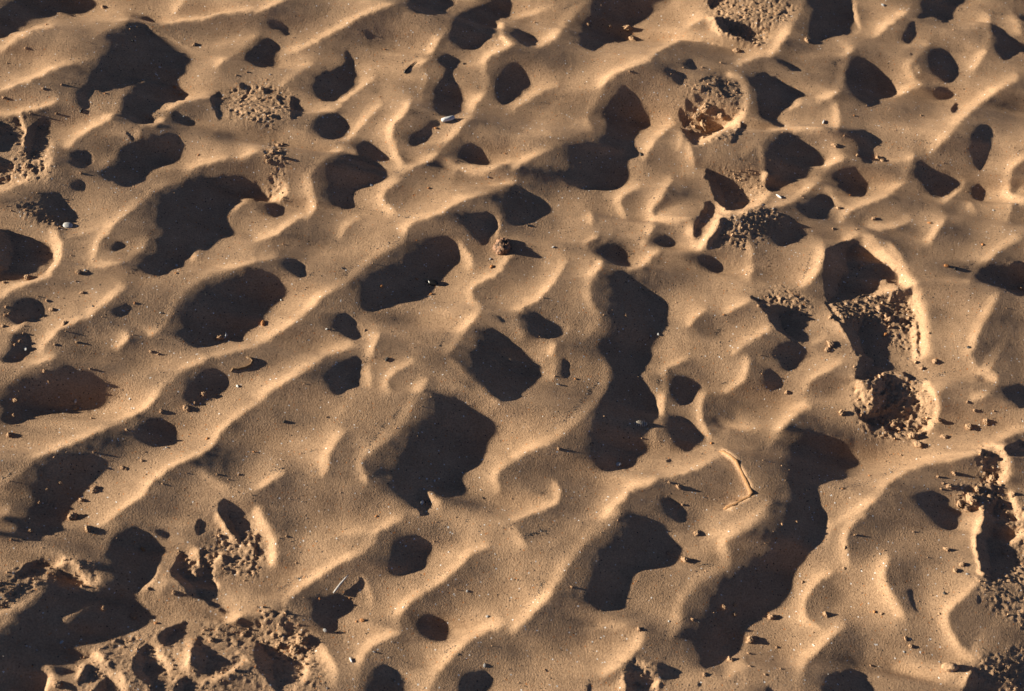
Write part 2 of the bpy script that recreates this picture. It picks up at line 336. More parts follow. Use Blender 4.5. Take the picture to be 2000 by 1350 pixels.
B 400,80,60,120,10,.4;340,290,100,60,20,.35;50,420,80,50,0,.35;180,920,170,120,0,.4;300,770,200,100,-30,.3;540,1020,90,120,30,.5;250,1270,160,60,-20,.5;1530,450,100,110,0,.45;1800,280,170,100,0,.5;1560,960,130,120,0,.5;1000,1020,150,100,-30,.25;1400,100,150,50,20,.3;1380,420,80,60,0,.3;1350,1200,60,100,30,.4;1850,1330,120,80,-40,.3;1880,60,80,80,0,.5
R 18 .5 320,0 320,80 290,140
R 36 .65 690,10 700,110 680,220 600,340 500,440 380,540 250,620 100,680 0,740
R 10 .4 1310,0 1140,80
R 26 .6 1140,100 1150,200 1120,310 1110,420 1110,520
R 22 .5 1760,0 1760,100 1720,180 1600,240
R 12 .5 1440,260 1410,350 1410,450 1460,560 1490,600
R 18 .3 1600,480 1700,530 1900,520
R 16 .5 320,940 350,1020 330,1090 230,1130 0,1210
R 26 .6 1080,890 1040,930 870,970 830,1050 740,1120 700,1200 600,1290 520,1350
R 16 .4 1100,880 1250,870 1420,800 1570,720
R 12 1. 1590,700 1680,770 1740,880 1790,970 1810,1030 1720,1080 1620,1130
R 22 .5 1929,1080 1860,1160 1720,1260 1560,1320 1480,1340
@L
S 70,-20 300,-20 260,50 200,90 150,105 100,60
S -20,60 50,100 110,150 130,200 80,240 0,240 -20,240
P 690,-20 930,-20 990,50 1010,90 870,120 800,160 720,170 650,180 670,80
P 780,250 800,180 880,150 980,170 1060,190 1080,260 1130,320 1080,380 1080,450 980,450 900,470 860,520 800,560 740,520 700,440 740,430 790,380
P 1050,100 1150,160 1060,180 1000,110
P 870,500 980,520 960,580 880,570
P 1100,590 1170,560 1210,540 1180,600 1120,620
P 640,200 650,330 720,430 700,480 640,340
S 120,800 150,700 250,600 370,570 470,590 570,650 640,710 700,780 735,840 680,880 600,920 500,930 420,950 395,1010 405,1090 430,1180 440,1260 430,1370 120,1370 160,1260 200,1180 200,1080 170,1000 150,900
S 1060,1060 1120,1010 1220,1010 1330,1020 1400,1080 1470,1160 1450,1240 1370,1290 1290,1240 1200,1170
P 1590,680 1650,690 1680,740 1720,760 1690,830 1700,900 1660,910 1640,850
P 1660,930 1740,930 1760,1040 1830,1100 1850,1170 1880,1240 1860,1370 1600,1370 1620,1250 1630,1110 1700,1040
P 1770,700 1780,670 1940,600 1940,750 1820,740
P 1360,990 1450,960 1600,980 1680,1010 1560,1010 1430,990
S 1760,240 1800,200 1940,190 1940,390 1880,360 1800,310
P 1420,1080 1500,1130 1590,1110 1620,1060 1600,1130 1540,1150 1460,1130
B 420,200,120,70,0,.35;600,600,150,100,20,.35;1250,850,180,60,-20,.35;1050,1150,200,100,20,.3;1850,900,100,200,0,.5;1700,80,180,90,0,.45;800,660,100,80,0,.3;1500,960,100,60,0,.35;0,270,80,60,0,.4;250,500,150,60,0,.3;1500,230,120,60,-20,.2
R 18 .4 270,240 290,170 400,110 550,20
R 34 .6 0,630 90,500 180,400 280,350
R 20 .9 1190,190 1250,270 1270,370 1240,490 1160,590
R 20 .5 1520,0 1550,80 1680,120 1720,180 1640,260 1540,300
R 30 .55 1929,520 1850,530 1720,610 1640,670 1430,740 1250,760 1060,810 900,900 820,1010 720,1110 560,1210 450,1270
R 26 .9 1680,660 1750,660 1790,760 1790,880 1740,920
R 16 .9 1830,1020 1860,1100 1870,1180
R 14 .7 1600,1130 1590,1250 1560,1330
R 20 .7 660,150 700,230 760,300
R 18 .7 1130,330 1220,320 1200,420
@M
E 0,770 60,740 200,680 290,610 310,520 400,420 480,350 500,380 440,430 350,520 330,610 280,700 180,740 60,800 0,850
E 480,380 560,450 640,520 740,560 735,600 690,610 600,550 480,430
E 470,830 560,770 700,700 745,650 750,675 600,785 500,855
S 840,250 870,190 940,140 1040,120 1120,150 1190,210 1225,280 1210,360 1170,430 1130,500 1080,570 1020,590 1050,620 1100,660 1120,730 1130,810 1110,870 1030,920 900,960 760,1000 740,1040 660,1080 600,1150 560,1220 420,1240 410,1160 340,1170 340,1280 310,1370 -20,1370 -20,900 100,840 180,720 280,690 300,620 350,500 370,440 480,410 560,480 620,540 700,590 760,560 900,560 880,480 860,400 840,330
S 120,200 180,100 230,-20 560,-20 510,50 480,100 440,160 350,180 250,220
P 170,410 260,370 340,350 360,400 300,480 200,500 100,500
P 60,620 180,540 200,600 100,650
P 0,640 60,700 20,750 -20,750
P 1330,340 1380,290 1420,320 1410,370 1460,410 1430,430 1480,520 1480,450 1520,420 1500,280 1580,300 1600,380 1590,480 1620,580 1620,660 1720,730 1740,770 1640,740 1520,660 1430,640 1380,560 1290,490 1280,430 1330,390
P 1470,110 1520,50 1580,100 1540,180 1490,170
P 1640,-10 1830,-20 1870,60 1900,170 1860,230 1790,210 1720,150 1670,60
P 1190,970 1200,910 1290,870 1440,820 1400,870 1415,930 1350,990 1230,1015
P 1000,1220 990,1140 1050,1020 1120,990 1165,1020 1170,1090 1240,1160 1260,1240 1270,1340 1180,1370 1100,1300
P 1440,1150 1440,1060 1480,960 1500,920 1560,1000 1640,1060 1720,1100 1840,1080 1780,1150 1700,1210 1590,1240 1490,1210
P 1300,1370 1350,1260 1420,1220 1480,1280 1500,1370
P 620,1200 660,1150 720,1150 780,1180 740,1260 680,1290 580,1320
P 700,1370 760,1270 830,1250 900,1330 900,1370
P 820,1130 870,1140 890,1210 850,1200
P 1700,930 1760,900 1820,930 1780,940
P 1500,830 1550,850 1520,870
P 1770,830 1850,800 1929,850 1929,900 1850,870
P 470,1290 540,1290 520,1330
P 1620,1270 1700,1290 1680,1310
S 1150,110 1260,160 1330,240 1290,220 1200,150
B 660,400,100,60,20,.4;550,200,100,40,-20,.25;1080,60,150,50,0,.35;1350,620,100,60,30,.35;60,170,120,60,0,.3;1550,740,130,60,20,.35;1750,1000,100,50,0,.35;1820,1180,120,100,0,.3
R 36 .5 860,110 790,230 740,300
R 22 .4 1190,420 1120,550 1060,600
R 46 .3 1160,620 1250,470
R 24 .9 0,770 200,690 300,560 320,500 470,370
R 18 .8 540,380 620,500 720,580 740,490
R 20 .8 0,860 70,800
R 18 .7 1440,290 1520,330 1480,400
R 16 .7 1440,440 1460,520
R 12 .8 1660,320 1600,400 1590,500 1640,560
R 18 .9 1640,40 1690,110 1740,190
R 32 .7 1420,980 1410,1120 1400,1200
R 16 .7 1840,1110 1740,1200 1600,1260
R 22 .9 340,1180 400,1200 340,1340
R 16 .8 610,1150 590,1240
R 26 .7 900,1240 940,1340
R 16 .5 1180,1000 1220,1100 1290,1200
R 16 .7 700,1050 780,1120
R 16 .7 1700,820 1820,790
@N
S 1000,380 1020,250 1080,200 1160,180 1240,190 1310,230 1350,290 1340,350 1290,400 1220,450 1130,480 1050,490 1000,450
S 410,740 480,680 560,640 640,620 700,660 715,720 690,780 630,830 600,900 560,930 540,880 450,840 410,800
S 1200,840 1250,790 1340,770 1410,810 1460,870 1470,930 1440,970 1350,985 1270,950 1210,900
S 820,1300 860,1200 930,1150 1010,1160 1090,1200 1150,1260 1180,1320 1180,1370 800,1370
S 1500,1370 1520,1280 1580,1220 1680,1190 1750,1200 1800,1280 1800,1370
P -20,980 60,990 140,1010 200,1060 280,1090 330,1130 370,1160 340,1240 330,1290 240,1320 180,1370 120,1320 60,1240 0,1180
P 180,760 230,830 280,900 340,930 310,960 250,910 200,850
P 350,990 400,950 450,980 460,1020 400,1050
P 0,140 50,180 30,260 60,300 40,330 -20,330
P 1240,-10 1310,0 1310,40 1240,40
B 200,80,150,120,0,.35;240,330,80,120,0,.5;1380,170,110,60,20,.55;700,450,130,90,0,.45;560,560,100,60,0,.4;380,700,80,80,0,.35;1700,380,100,120,-30,.35;1380,720,100,60,10,.45;1130,1040,120,90,20,.45;1200,1120,70,60,0,.4;1600,1100,120,120,-40,.35;950,320,60,100,0,.25;600,1000,100,60,0,.3;100,500,120,90,0,.3;1850,1000,120,80,0,.4;800,550,40,100,-20,.3;1400,560,200,60,-30,.2
R 24 .8 0,0 60,110 120,230 120,380
R 24 .55 200,680 280,600 380,520 500,450 640,360 780,300 870,220 910,130 1090,40
R 12 .3 790,480 850,600 870,690
R 28 .55 1250,590 1150,660 1070,730 1050,820 1070,880
R 24 .5 1270,590 1400,500 1510,400 1620,290 1730,250
R 28 .55 1070,890 900,960 800,1040 770,1130 750,1230 740,1340
R 36 .6 1260,1350 1340,1210 1440,1080 1540,980 1650,900 1850,830
R 34 .6 460,1000 520,1090 580,1180 580,1300
R 20 .7 370,1120 380,1200 340,1280
R 20 .25 600,160 800,150 880,110
@O
S 560,600 600,480 640,340 700,280 790,200 860,100 950,60 1040,80 1120,130 1200,190 1270,240 1325,290 1300,330 1260,390 1200,420 1080,430 1000,435 950,480 920,560 880,650 830,720 740,750 660,740 590,690
S 1380,960 1470,870 1500,740 1490,640 1520,560 1620,510 1720,440 1840,360 1940,300 1940,800 1860,810 1780,850 1710,920 1685,1000 1690,1060 1600,1120 1540,1160 1440,1190 1420,1120 1400,1040
P 840,1190 900,1150 970,1160 1020,1210 1060,1270 1040,1330 1060,1370 850,1370 860,1280
S 1080,1150 1130,1130 1200,1180 1300,1190 1280,1250 1200,1280 1110,1270 1090,1200
S 1120,-20 1290,-20 1310,30 1290,80 1230,60 1160,0
P 1110,1270 1160,1300 1150,1340 1110,1320
P 550,1340 590,1270 600,1260 590,1370
P 1400,1290 1440,1290 1430,1320 1400,1310
B 260,120,150,50,-10,.45;430,930,130,100,-20,.65;280,900,120,80,0,.3;1080,940,120,100,0,.35;1060,1060,80,50,0,.35;1300,700,90,200,20,.3;1200,980,120,120,0,.35;1100,500,120,60,0,.35;1380,210,80,40,0,.35;50,1100,80,120,0,.3;1550,1190,80,50,0,.4;1900,1300,60,80,0,.3;1800,270,120,90,-50,.35;480,450,60,150,30,.3;950,600,80,100,0,.25;850,780,150,60,0,.3
R 44 .6 770,0 700,100 560,170 470,280 370,410 300,540 230,640 100,760 0,870
R 34 .55 960,910 960,960 880,1060 780,1150 680,1220
R 44 .6 1880,0 1760,110 1600,170 1560,250 1620,370 1560,420 1400,490 1310,590 1230,700 1230,850 1190,890
R 16 .6 820,1250 850,1340
R 20 .8 980,1160 1060,1190 1090,1250 1080,1310
R 34 .4 1620,1220 1700,1150 1740,1170
R 20 .25 640,850 880,870
R 20 .3 0,120 90,270
@P
S -20,-20 430,-20 445,130 390,230 320,300 300,370 220,440 205,500 210,580 170,700 100,750 0,760 -20,800 -20,300 40,280 60,200 150,100 180,30 180,-20
S 1150,-20 1480,-20 1460,60 1440,110 1370,140 1290,100 1220,30
P 1600,200 1620,60 1620,-20 1860,-20 1880,70 1870,130 1820,220 1860,330 1890,400 1860,470 1750,540 1650,520 1600,450 1580,350 1560,230 1560,180
S 380,1370 400,1290 470,1220 560,1200 680,1180 740,1240 800,1310 830,1370
P 1500,1260 1560,1160 1620,1210 1700,1260 1760,1350 1740,1370 1450,1370 1500,1300
S -20,1290 40,1340 80,1370 -20,1370
S 1040,560 1100,590 1090,680 1160,770 1140,790 1070,690
P 1590,620 1620,650 1610,700 1570,680
B 800,150,150,80,0,.35;720,290,90,70,0,.35;1040,450,110,90,0,.5;1100,640,60,120,-20,.4;430,660,110,90,-30,.45;1250,370,100,50,0,.3;1550,830,170,120,0,.45;1800,650,120,130,0,.4;1200,900,180,120,0,.35;600,1000,150,130,-30,.4;1250,1080,100,60,0,.3;60,1150,80,100,0,.35
R 22 .5 720,10 600,90 560,180 570,330 600,400
R 24 .3 440,30 460,150 430,260
R 16 .5 480,450 360,510 280,620 250,740 280,830 400,890
R 40 .6 870,350 830,480 860,590 930,680 990,790
R 22 .55 1550,530 1480,610 1390,690 1320,760 1330,850 1400,990 1490,1090 1570,1110
R 14 .9 1610,0 1590,90 1540,190 1570,320 1600,450
R 20 .9 1860,70 1929,40
R 22 .9 1820,220 1900,170 1929,150
R 38 .55 540,850 440,930 340,1030 240,1120 220,1230 220,1340
R 60 .35 1000,1150 1200,1200 1450,1230
R 22 .6 1530,1200 1450,1290
'''
# loose bits on the sand: tile, then x,y,size,kind  (c clod, o orange grain, w pale shell bit, d dark bit)
ITEMS = '''
A 775,55,28,c 350,188,18,o 195,368,18,c 1000,310,25,d 1205,508,22,w 1465,340,28,c 1315,660,24,o 1360,708,30,c 615,840,28,d 425,862,16,c 325,672,18,c 30,738,22,c 465,640,16,c 790,705,14,o 1385,880,15,w 610,1310,16,c 1780,570,16,c 1860,545,14,c 1495,1170,14,o 200,1255,44,c 120,1285,32,c 245,1285,34,c 230,860,14,c
B 970,375,16,o 105,563,16,w 80,603,12,o 485,757,12,o 935,732,12,o 1355,970,22,o 1440,1022,12,o 1525,910,15,o 1020,907,20,w 1875,1160,13,o 1750,1338,18,w 1565,485,18,d 130,1150,30,c 180,1120,26,c 200,1090,22,c 90,1215,36,c 190,1185,20,c
C 575,185,22,c 735,203,28,c 868,212,54,c 905,298,50,c 170,173,16,c 1692,388,44,c 1292,512,15,c 1200,560,15,c 1243,550,15,c 1432,508,16,c 1570,475,14,c 885,537,14,c 972,1165,28,d 1312,650,13,c 1450,820,60,c 1395,880,60,c 1445,945,78,c 1575,880,52,c 1380,960,40,c
D 292,308,38,c 865,40,28,w 505,1098,40,c 673,1172,27,c 648,872,15,o 575,1028,15,c 828,1195,42,c 862,1212,38,c 1150,872,15,c 1070,655,12,o
E 1655,1200,58,c 480,230,28,w 620,857,28,c 390,987,36,c 355,920,25,c 485,1090,42,c 590,705,38,c 640,688,20,w 205,745,40,c 570,770,15,c 700,960,20,d 1015,935,18,o 195,1285,36,w 155,1225,28,c 115,1250,24,c 178,1163,18,c 70,1020,24,c 40,1030,22,c 130,985,16,c 1140,1303,25,c 1195,1320,18,c 415,1250,20,c 578,1232,20,c 1325,710,17,o 1330,652,22,w 1208,1010,16,w 45,965,20,c 20,1110,26,c 30,780,26,c
F 945,812,28,o 1210,755,22,o 1320,868,20,o 1775,662,30,o 1765,605,22,w 1300,70,20,o 55,1090,40,o 188,912,15,w 870,47,24,w 650,675,18,d 530,1130,15,w 820,1140,20,c 330,955,11,w
G 860,1033,22,c 1100,1170,26,w 1045,1185,20,w 120,350,22,d 310,515,24,w 1855,960,22,c 1595,1022,15,o
H 690,660,34,c 810,690,20,c 795,300,32,c 1215,332,25,o 530,222,40,c 618,120,13,o 1615,495,22,o 1345,655,34,o 1410,675,34,d 470,1245,54,c 445,1285,36,c 470,1045,30,c 1210,1160,20,c 1695,238,18,w 1865,190,18,w 1905,825,42,c 880,1175,34,o 535,800,18,c 490,373,20,c 670,378,15,c 915,1055,44,c 1510,1270,30,d
I 335,97,30,c 370,180,19,c 118,320,38,c 105,430,24,c 572,372,36,c 570,325,32,w 605,380,16,w 978,310,16,w 728,345,14,w 690,455,24,c 68,578,40,c 1790,212,26,w 1537,272,35,c 1405,380,46,c 1470,338,19,c 1215,403,26,c 957,543,28,c 1560,607,24,o 1068,772,24,c 920,825,32,c 950,835,20,c 468,852,19,c 458,940,29,c 357,987,22,c 298,1090,21,c 413,1117,25,c 715,990,52,c 615,1070,32,c 545,1200,66,c 660,1285,46,c 232,1300,29,c 1255,675,26,w 680,82,17,c 705,710,15,c 410,748,14,c 1635,875,16,c 1800,878,17,c 1915,708,18,o
J 1250,1090,42,w 905,1190,17,o 1710,1055,13,d 215,480,24,d 1230,905,16,w 1345,925,24,w 850,692,12,w 985,10,30,d
K 800,800,36,w 345,200,30,w 350,685,20,c 1500,642,22,o 1255,970,36,c 1185,938,22,c 1283,1105,20,c 1230,130,12,w 475,157,17,o 980,678,14,o 1443,1050,13,w 1395,1320,38,c
L 140,255,28,c 555,412,46,c 650,65,22,c 890,255,54,c 1010,405,44,c 970,340,42,c 830,405,32,c 948,497,36,c 990,540,30,c 860,475,36,c 1080,585,52,c 1130,655,56,c 1510,520,52,c 1640,480,45,c 1325,595,45,c 1285,470,46,c 1555,392,25,c 1500,330,22,c 1160,78,30,c 1255,25,40,c 1700,400,15,c 1000,730,15,c 1283,895,26,c 1320,945,25,c 1365,965,44,c 1400,870,34,c 1305,985,18,c 1575,990,46,c 1530,1065,88,c 1440,1100,52,c 1500,1135,56,c 1610,1140,42,c 1690,910,52,c 1840,1030,42,c 925,862,19,w 560,985,15,o 763,885,20,o 285,1000,16,c 218,1235,20,c 105,1253,18,c 655,1333,18,c 870,130,46,c 940,230,30,c 1640,740,40,c
M 785,730,38,c 1005,790,46,c 1075,285,30,o 465,985,34,w 490,1025,15,w 280,1045,16,w 1120,580,28,c 1310,610,32,c 1175,840,28,o 935,1020,24,c 1590,970,46,c 430,1300,60,c 85,210,15,c 1840,920,42,c
N 1590,597,24,w 1742,790,27,w 890,1057,23,w 520,895,42,w 230,185,18,c 480,655,19,o 705,652,14,o 800,820,36,o 755,828,16,o 1035,1270,22,d 1720,1158,30,w 455,222,12,w 535,1330,20,w 1110,718,16,w 340,970,72,c 290,1040,76,c 170,1010,44,c 380,950,44,c
O 1175,315,27,c 1300,365,56,c 1390,165,36,c 450,567,18,c 1600,720,42,c 1680,700,30,c 1680,770,36,c 1360,812,22,c 1795,965,62,c 1645,1115,50,c 1450,1228,29,c 1780,1068,20,c 1790,1165,20,c 955,885,32,c 1180,825,17,w 975,1230,26,c 1905,1228,19,c 245,1190,16,c 65,710,12,w
P 25,795,54,c 433,775,46,c 1345,285,40,c 1460,400,46,c 1410,445,42,c 1500,470,24,w 1035,955,25,c 1077,1012,35,c 800,755,26,o 855,770,22,c 660,175,20,c 577,270,21,c 570,428,21,c 260,530,20,c 1095,150,15,c 1780,310,36,c 65,1020,17,c 95,1185,19,c 775,1158,17,c 1290,770,20,c 1290,1130,14,w 1025,1055,15,w 843,318,13,w 1330,615,26,d
'''
# dark grit swept into the feet of the crests: tile, then x,y,x,y,density
GRIT = '''
A 10,660,150,620,1 460,460,640,435,1 1160,920,1200,850,5
B 320,350,460,260,2.5 880,45,990,10,1.5 1100,480,1250,400,2.5 1210,380,1270,320,2 1670,700,1700,630,1.5 1020,1310,1110,1280,3 370,1270,430,1230,1 880,690,950,670,1
C 380,75,510,0,3 230,60,330,50,1 220,790,390,720,2 0,940,80,880,1.5 1170,810,1240,810,2 1090,890,1130,850,1 1670,1240,1720,1190,2 1100,350,1240,300,.8
D 480,480,530,470,4 470,630,500,520,1.5 1600,350,1590,240,2 1060,1060,1230,1080,1.5 450,990,490,960,4 1640,90,1760,110,1.5 1890,1150,1929,1120,1.5
E 600,330,740,275,2 980,690,1060,670,3 1190,1110,1240,1040,2.5 1280,960,1340,850,2 530,1030,640,1010,1 980,120,1060,100,1 1600,490,1670,480,3
F 800,225,980,260,2 1080,285,1230,290,3 1270,250,1380,210,1.2 910,515,1070,465,4 650,730,740,665,2 380,740,430,710,2.5 290,870,360,830,2.5 1390,1250,1440,1170,4 1440,1140,1580,1040,1.5 760,610,840,570,.8 940,60,1000,40,.8 1020,1050,1060,1050,2
G 940,10,1030,20,3 1050,180,1110,120,1.5 1020,290,1030,250,3 940,470,1030,380,2 780,500,900,560,5 940,640,990,600,2 1540,1180,1570,1130,4 1600,1225,1860,1140,1.5 1730,850,1900,950,3 420,400,470,370,2.5 610,700,650,650,1 1300,330,1420,270,1.5
H 230,130,280,90,2 750,120,820,70,2 1700,130,1800,110,1.5 270,740,320,570,4 1490,660,1530,640,2 1590,560,1640,470,3 1200,740,1250,770,3 1160,900,1200,850,2 1560,1030,1610,960,2 1880,290,1929,270,1.5
I 0,930,140,830,1.5 360,690,480,650,1 960,400,1020,380,1.5 1500,690,1550,650,1
J 860,650,960,500,3 1030,460,1080,390,3 110,850,210,830,5 0,920,100,880,1 370,720,480,680,1.5 1280,1080,1330,1090,3 440,850,475,840,2
K 420,450,590,240,4 1100,190,1110,150,3 1590,190,1680,170,2 90,1340,300,1270,2 570,1270,660,1220,1 310,490,340,490,1 1800,700,1880,690,1
L 1150,170,1380,100,5 860,880,1010,820,5 540,990,740,940,5 1560,140,1600,130,2 1400,420,1470,390,1 30,545,110,470,1
N 180,590,270,540,4 310,510,420,480,3 1350,500,1450,440,2 1420,1060,1500,1010,4 800,960,860,880,1 1580,70,1620,60,1.5 690,1130,760,1100,2
O 180,650,230,540,5 80,770,120,710,2 1400,400,1540,405,3 870,1020,890,1000,2 200,510,230,450,2 90,180,270,150,2 560,1290,590,1260,1.5
P 1320,650,1340,480,1 1430,380,1480,390,3
'''
# broken, crumbly sand: survey polygons, lump height mm, crumbs per cm2
ROUGH = '''
1.0 6 430,180 470,165 560,170 572,225 525,245 450,235
1.4 8 510,290 550,275 562,320 548,370 560,400 515,385 530,330
1.5 10 1385,20 1480,10 1500,40 1500,90 1440,85 1395,60
1.2 7 1360,0 1500,-5 1560,10 1530,50 1490,60
0.7 7 1325,210 1350,165 1400,150 1440,160 1460,210 1450,260 1400,280 1345,280
0.55 9 1390,325 1470,320 1500,370 1480,410 1430,405
1.0 9 1390,430 1420,420 1500,400 1530,430 1450,490 1395,480
1.3 9 1490,575 1530,560 1565,575 1585,610 1560,620 1500,600
1.8 9 1620,600 1660,580 1760,565 1790,600 1795,640 1740,640 1650,630
1.2 7 1730,640 1790,640 1800,720 1770,700 1740,670
1.7 12 1665,740 1720,730 1790,735 1825,790 1820,840 1780,860 1710,855 1670,810
1.8 9 1905,870 1950,870 1970,920 1950,960 1990,1010 1960,1040 1925,970
1.5 7 1980,1000 2010,980 2010,1140 1970,1130 1985,1080
1.0 6 1900,1120 2010,1100 2010,1230 1940,1200
1.2 7 1900,1290 2010,1260 2010,1360 1930,1360
0.9 8 -10,1130 60,1095 130,1085 190,1110 190,1150 90,1140 40,1180 -10,1200
1.4 8 420,1030 500,1040 520,1090 500,1130 430,1120 410,1070
1.2 7 340,1075 400,1070 420,1110 370,1130
0.7 6 150,1290 220,1240 330,1230 370,1260 420,1210 500,1230 590,1250 640,1300 640,1360 150,1360
1.3 9 500,1185 560,1190 620,1260 600,1330 500,1260
1.4 7 -10,330 40,310 95,320 100,345 -10,365
1.0 8 0,400 60,430 110,450 130,440 90,400 30,400
1.2 6 1200,1290 1260,1290 1310,1350 1230,1350
.8 4 -10,240 45,220 60,270 100,290 95,320 30,310
1.0 4 1860,950 1920,940 1930,1000 1870,990
'''
LANDMARKS = [(700,70,'the top shaded ridge left of centre'),(60,30,'the shadow in the top left corner'),(300,110,'the big dark hollow at top left'),
(300,190,'the cupped hollow at upper left'),(120,185,'the crest at the upper left edge'),(500,200,'the crumbled paw mark at upper left'),
(50,270,'the twin deep prints at the left edge'),(300,300,'the curved hollow at upper left'),(110,400,'the shaded dip above the left pit'),
(30,495,'the round dark pit at the left edge'),(530,330,'the crumbly trail of broken sand'),(640,155,'the rounded shadow right of the paw mark'),
(870,180,'the narrow shadow above the white rod'),(870,235,'the white rod'),(690,370,'the dark hollow left of the smooth tongue'),(930,300,'the triangular shadow near the white rod'),
(780,280,'the pointed lit crest left of the white rod'),(950,40,'the long shaded lee at top centre'),(1220,70,'the pebbled shadow near the top'),(1200,230,'the tall forked shadow'),(1320,130,'the soft shaded ridge above the clawed print'),
(1395,215,'the clawed print'),(1440,60,'the ragged print at the top'),(1430,360,'the scooped print below the clawed one'),(1390,450,'the cracked heel mark'),(1580,70,'the dark hollow in the top right area'),
(1700,150,'the square-edged shadow at upper right'),(1860,130,'the round shadow at upper right'),(1790,30,'the ragged shadow at the top edge'),(1650,300,'the stepped shadow by the clawed print'),(1900,290,'the broad shaded slope at right'),
(1820,350,'the pointed shadow at right'),(1600,370,'the scalloped shadow by the shoe print'),(380,430,'the large dark hollow left of centre'),(240,470,'the oval ring crest'),(430,490,'the pale shell shard'),
(40,600,'the pebbly dip near the left edge'),(240,610,'the soft dip left of centre'),(450,600,'the broad dark oval'),(50,660,'the narrow shadow at the left edge'),(980,480,'the dark rock'),(800,540,'the long dark hollow in the middle'),
(845,553,'the black stone'),(670,640,'the small shadow left of centre'),(1230,620,'the long winding shadow'),(1060,635,'the teardrop shadow'),(1020,550,'the grey slope right of the rock'),(1210,495,'the grit-filled dip'),
(1680,530,'the toe of the shoe print'),(1720,680,'the waist of the shoe print'),(1745,790,'the heel of the shoe print'),(1530,600,'the crumbly mound by the shoe print'),(1850,460,'the smooth mound by the shoe print'),(1870,520,'the trough by the shoe print'),
(1950,560,'the shadow at the right edge'),(120,760,'the wide shadow at the left edge'),(380,760,'the shadow below the curled weed'),(300,840,'the round shadow in the lower left'),(110,960,'the tall slanting shadow at the left edge'),(470,710,'the curled weed'),
(660,740,'the oval shadow left of centre'),(860,850,'the biggest dark hollow'),(825,980,'the notch under the biggest hollow'),(970,710,'the kinked shadow in the middle'),(1090,740,'the curved trough by the winding shadow'),(1250,830,'the striped shell'),
(1350,750,'the notched shadow by the striped shell'),(1350,850,'the diamond shadow by the striped shell'),(1300,920,'the gap below the winding shadow'),(1430,930,'the orange-edged dip'),(1320,990,'the faint shadow by the orange-edged dip'),
(1600,880,'the top of the long lower shadow'),(1560,1050,'the waist of the long lower shadow'),(1420,1200,'the foot of the long lower shadow'),(1810,850,'the pebble-strewn slope below the shoe print'),(1730,940,'the grit line in the lower right trough'),(1830,1000,'the soft shadow by the torn print'),
(1930,960,'the top of the torn print at lower right'),(1950,1070,'the deep torn print at lower right'),(1880,1110,'the crumbs beside the torn print'),(1620,1190,'the rounded dip in the lower right'),(1780,1150,'the curved crest in the lower right'),(1860,1305,'the oval clod'),
(1760,1260,'the open slope at lower right'),(1600,1320,'the bottom right shadow'),(1300,1070,'the forked lower shadow'),(1110,1240,'the grey dip at the bottom'),(1240,1320,'the broken hole at the bottom edge'),(1350,1180,'the trough by the long lower shadow'),
(800,1080,'the round shadow in the lower middle'),(850,1225,'the small oval shadow near the bottom'),(640,1190,'the shadow with the feather'),(740,1320,'the shadow at the bottom edge'),(930,1320,'the soft shadow at the bottom centre'),
(560,1270,'the crumbled pit at lower left'),(460,1040,'the broken hollow at lower left'),(260,1080,'the rounded shadow at lower left'),(240,1190,'the large pit shadow at lower left'),(90,1120,'the chewed sand at the lower-left edge'),(400,1300,'the pocked ground at the bottom left'),
(560,900,'the lower left slope'),(1000,1150,'the smooth lower middle slope')]
# ---------------------------------------------------------------- camera and light constants
FH = np.array([-math.sin(_w), math.cos(_w), 0.0])
RIGHT = np.array([math.cos(_w), math.sin(_w), 0.0])
FWD = FH*math.cos(_p) + np.array([0, 0, -math.sin(_p)])
UP = FH*math.sin(_p) + np.array([0, 0, math.cos(_p)])
CAM = -FWD*DIST
FPX = 2000*LENS/36.0
TE = math.tan(math.radians(SUN_ELEV))

def survey(X, Y, Z):
    """world point -> survey units of the traced plan"""
    vx, vy, vz = X-CAM[0], Y-CAM[1], Z-CAM[2]
    d = vx*FWD[0]+vy*FWD[1]+vz*FWD[2]
    a = vx*RIGHT[0]+vy*RIGHT[1]
    b = vx*UP[0]+vy*UP[1]+vz*UP[2]
    return 1000+FPX*a/d, 675-FPX*b/d

# ---------------------------------------------------------------- rasterise the survey
K = 2.0                       # survey units per raster cell
MW, MH, PAD = 1000, 675, 60
def ras_poly(mask, pts, val=1):
    pts = np.asarray(pts, float)/K + PAD
    x0, y0 = np.floor(pts.min(0)).astype(int); x1, y1 = np.ceil(pts.max(0)).astype(int)+1
    x0 = max(x0, 0); y0 = max(y0, 0); x1 = min(x1, mask.shape[1]); y1 = min(y1, mask.shape[0])
    if x1 <= x0 or y1 <= y0: return
    gx, gy = np.meshgrid(np.arange(x0, x1)+.5, np.arange(y0, y1)+.5)
    ins = np.zeros(gx.shape, bool)
    n = len(pts)
    for i in range(n):
        ax, ay = pts[i]; bx, by = pts[i-1]
        if ay == by: continue
        c = ((ay > gy) != (by > gy)) & (gx < (bx-ax)*(gy-ay)/(by-ay)+ax)
        ins ^= c
    sub = mask[y0:y1, x0:x1]
    np.maximum(sub, ins*val, out=sub)

def chaikin(p, closed, n=2):
    p = np.asarray(p, float)
    for _ in range(n):
        if closed:
            q = np.roll(p, -1, 0)
            p = np.stack([.75*p+.25*q, .25*p+.75*q], 1).reshape(-1, 2)
        else:
            a, b = p[:-1], p[1:]
            m = np.stack([.75*a+.25*b, .25*a+.75*b], 1).reshape(-1, 2)
            p = np.vstack([p[:1], m[1:-1], p[-1:]])
    return p

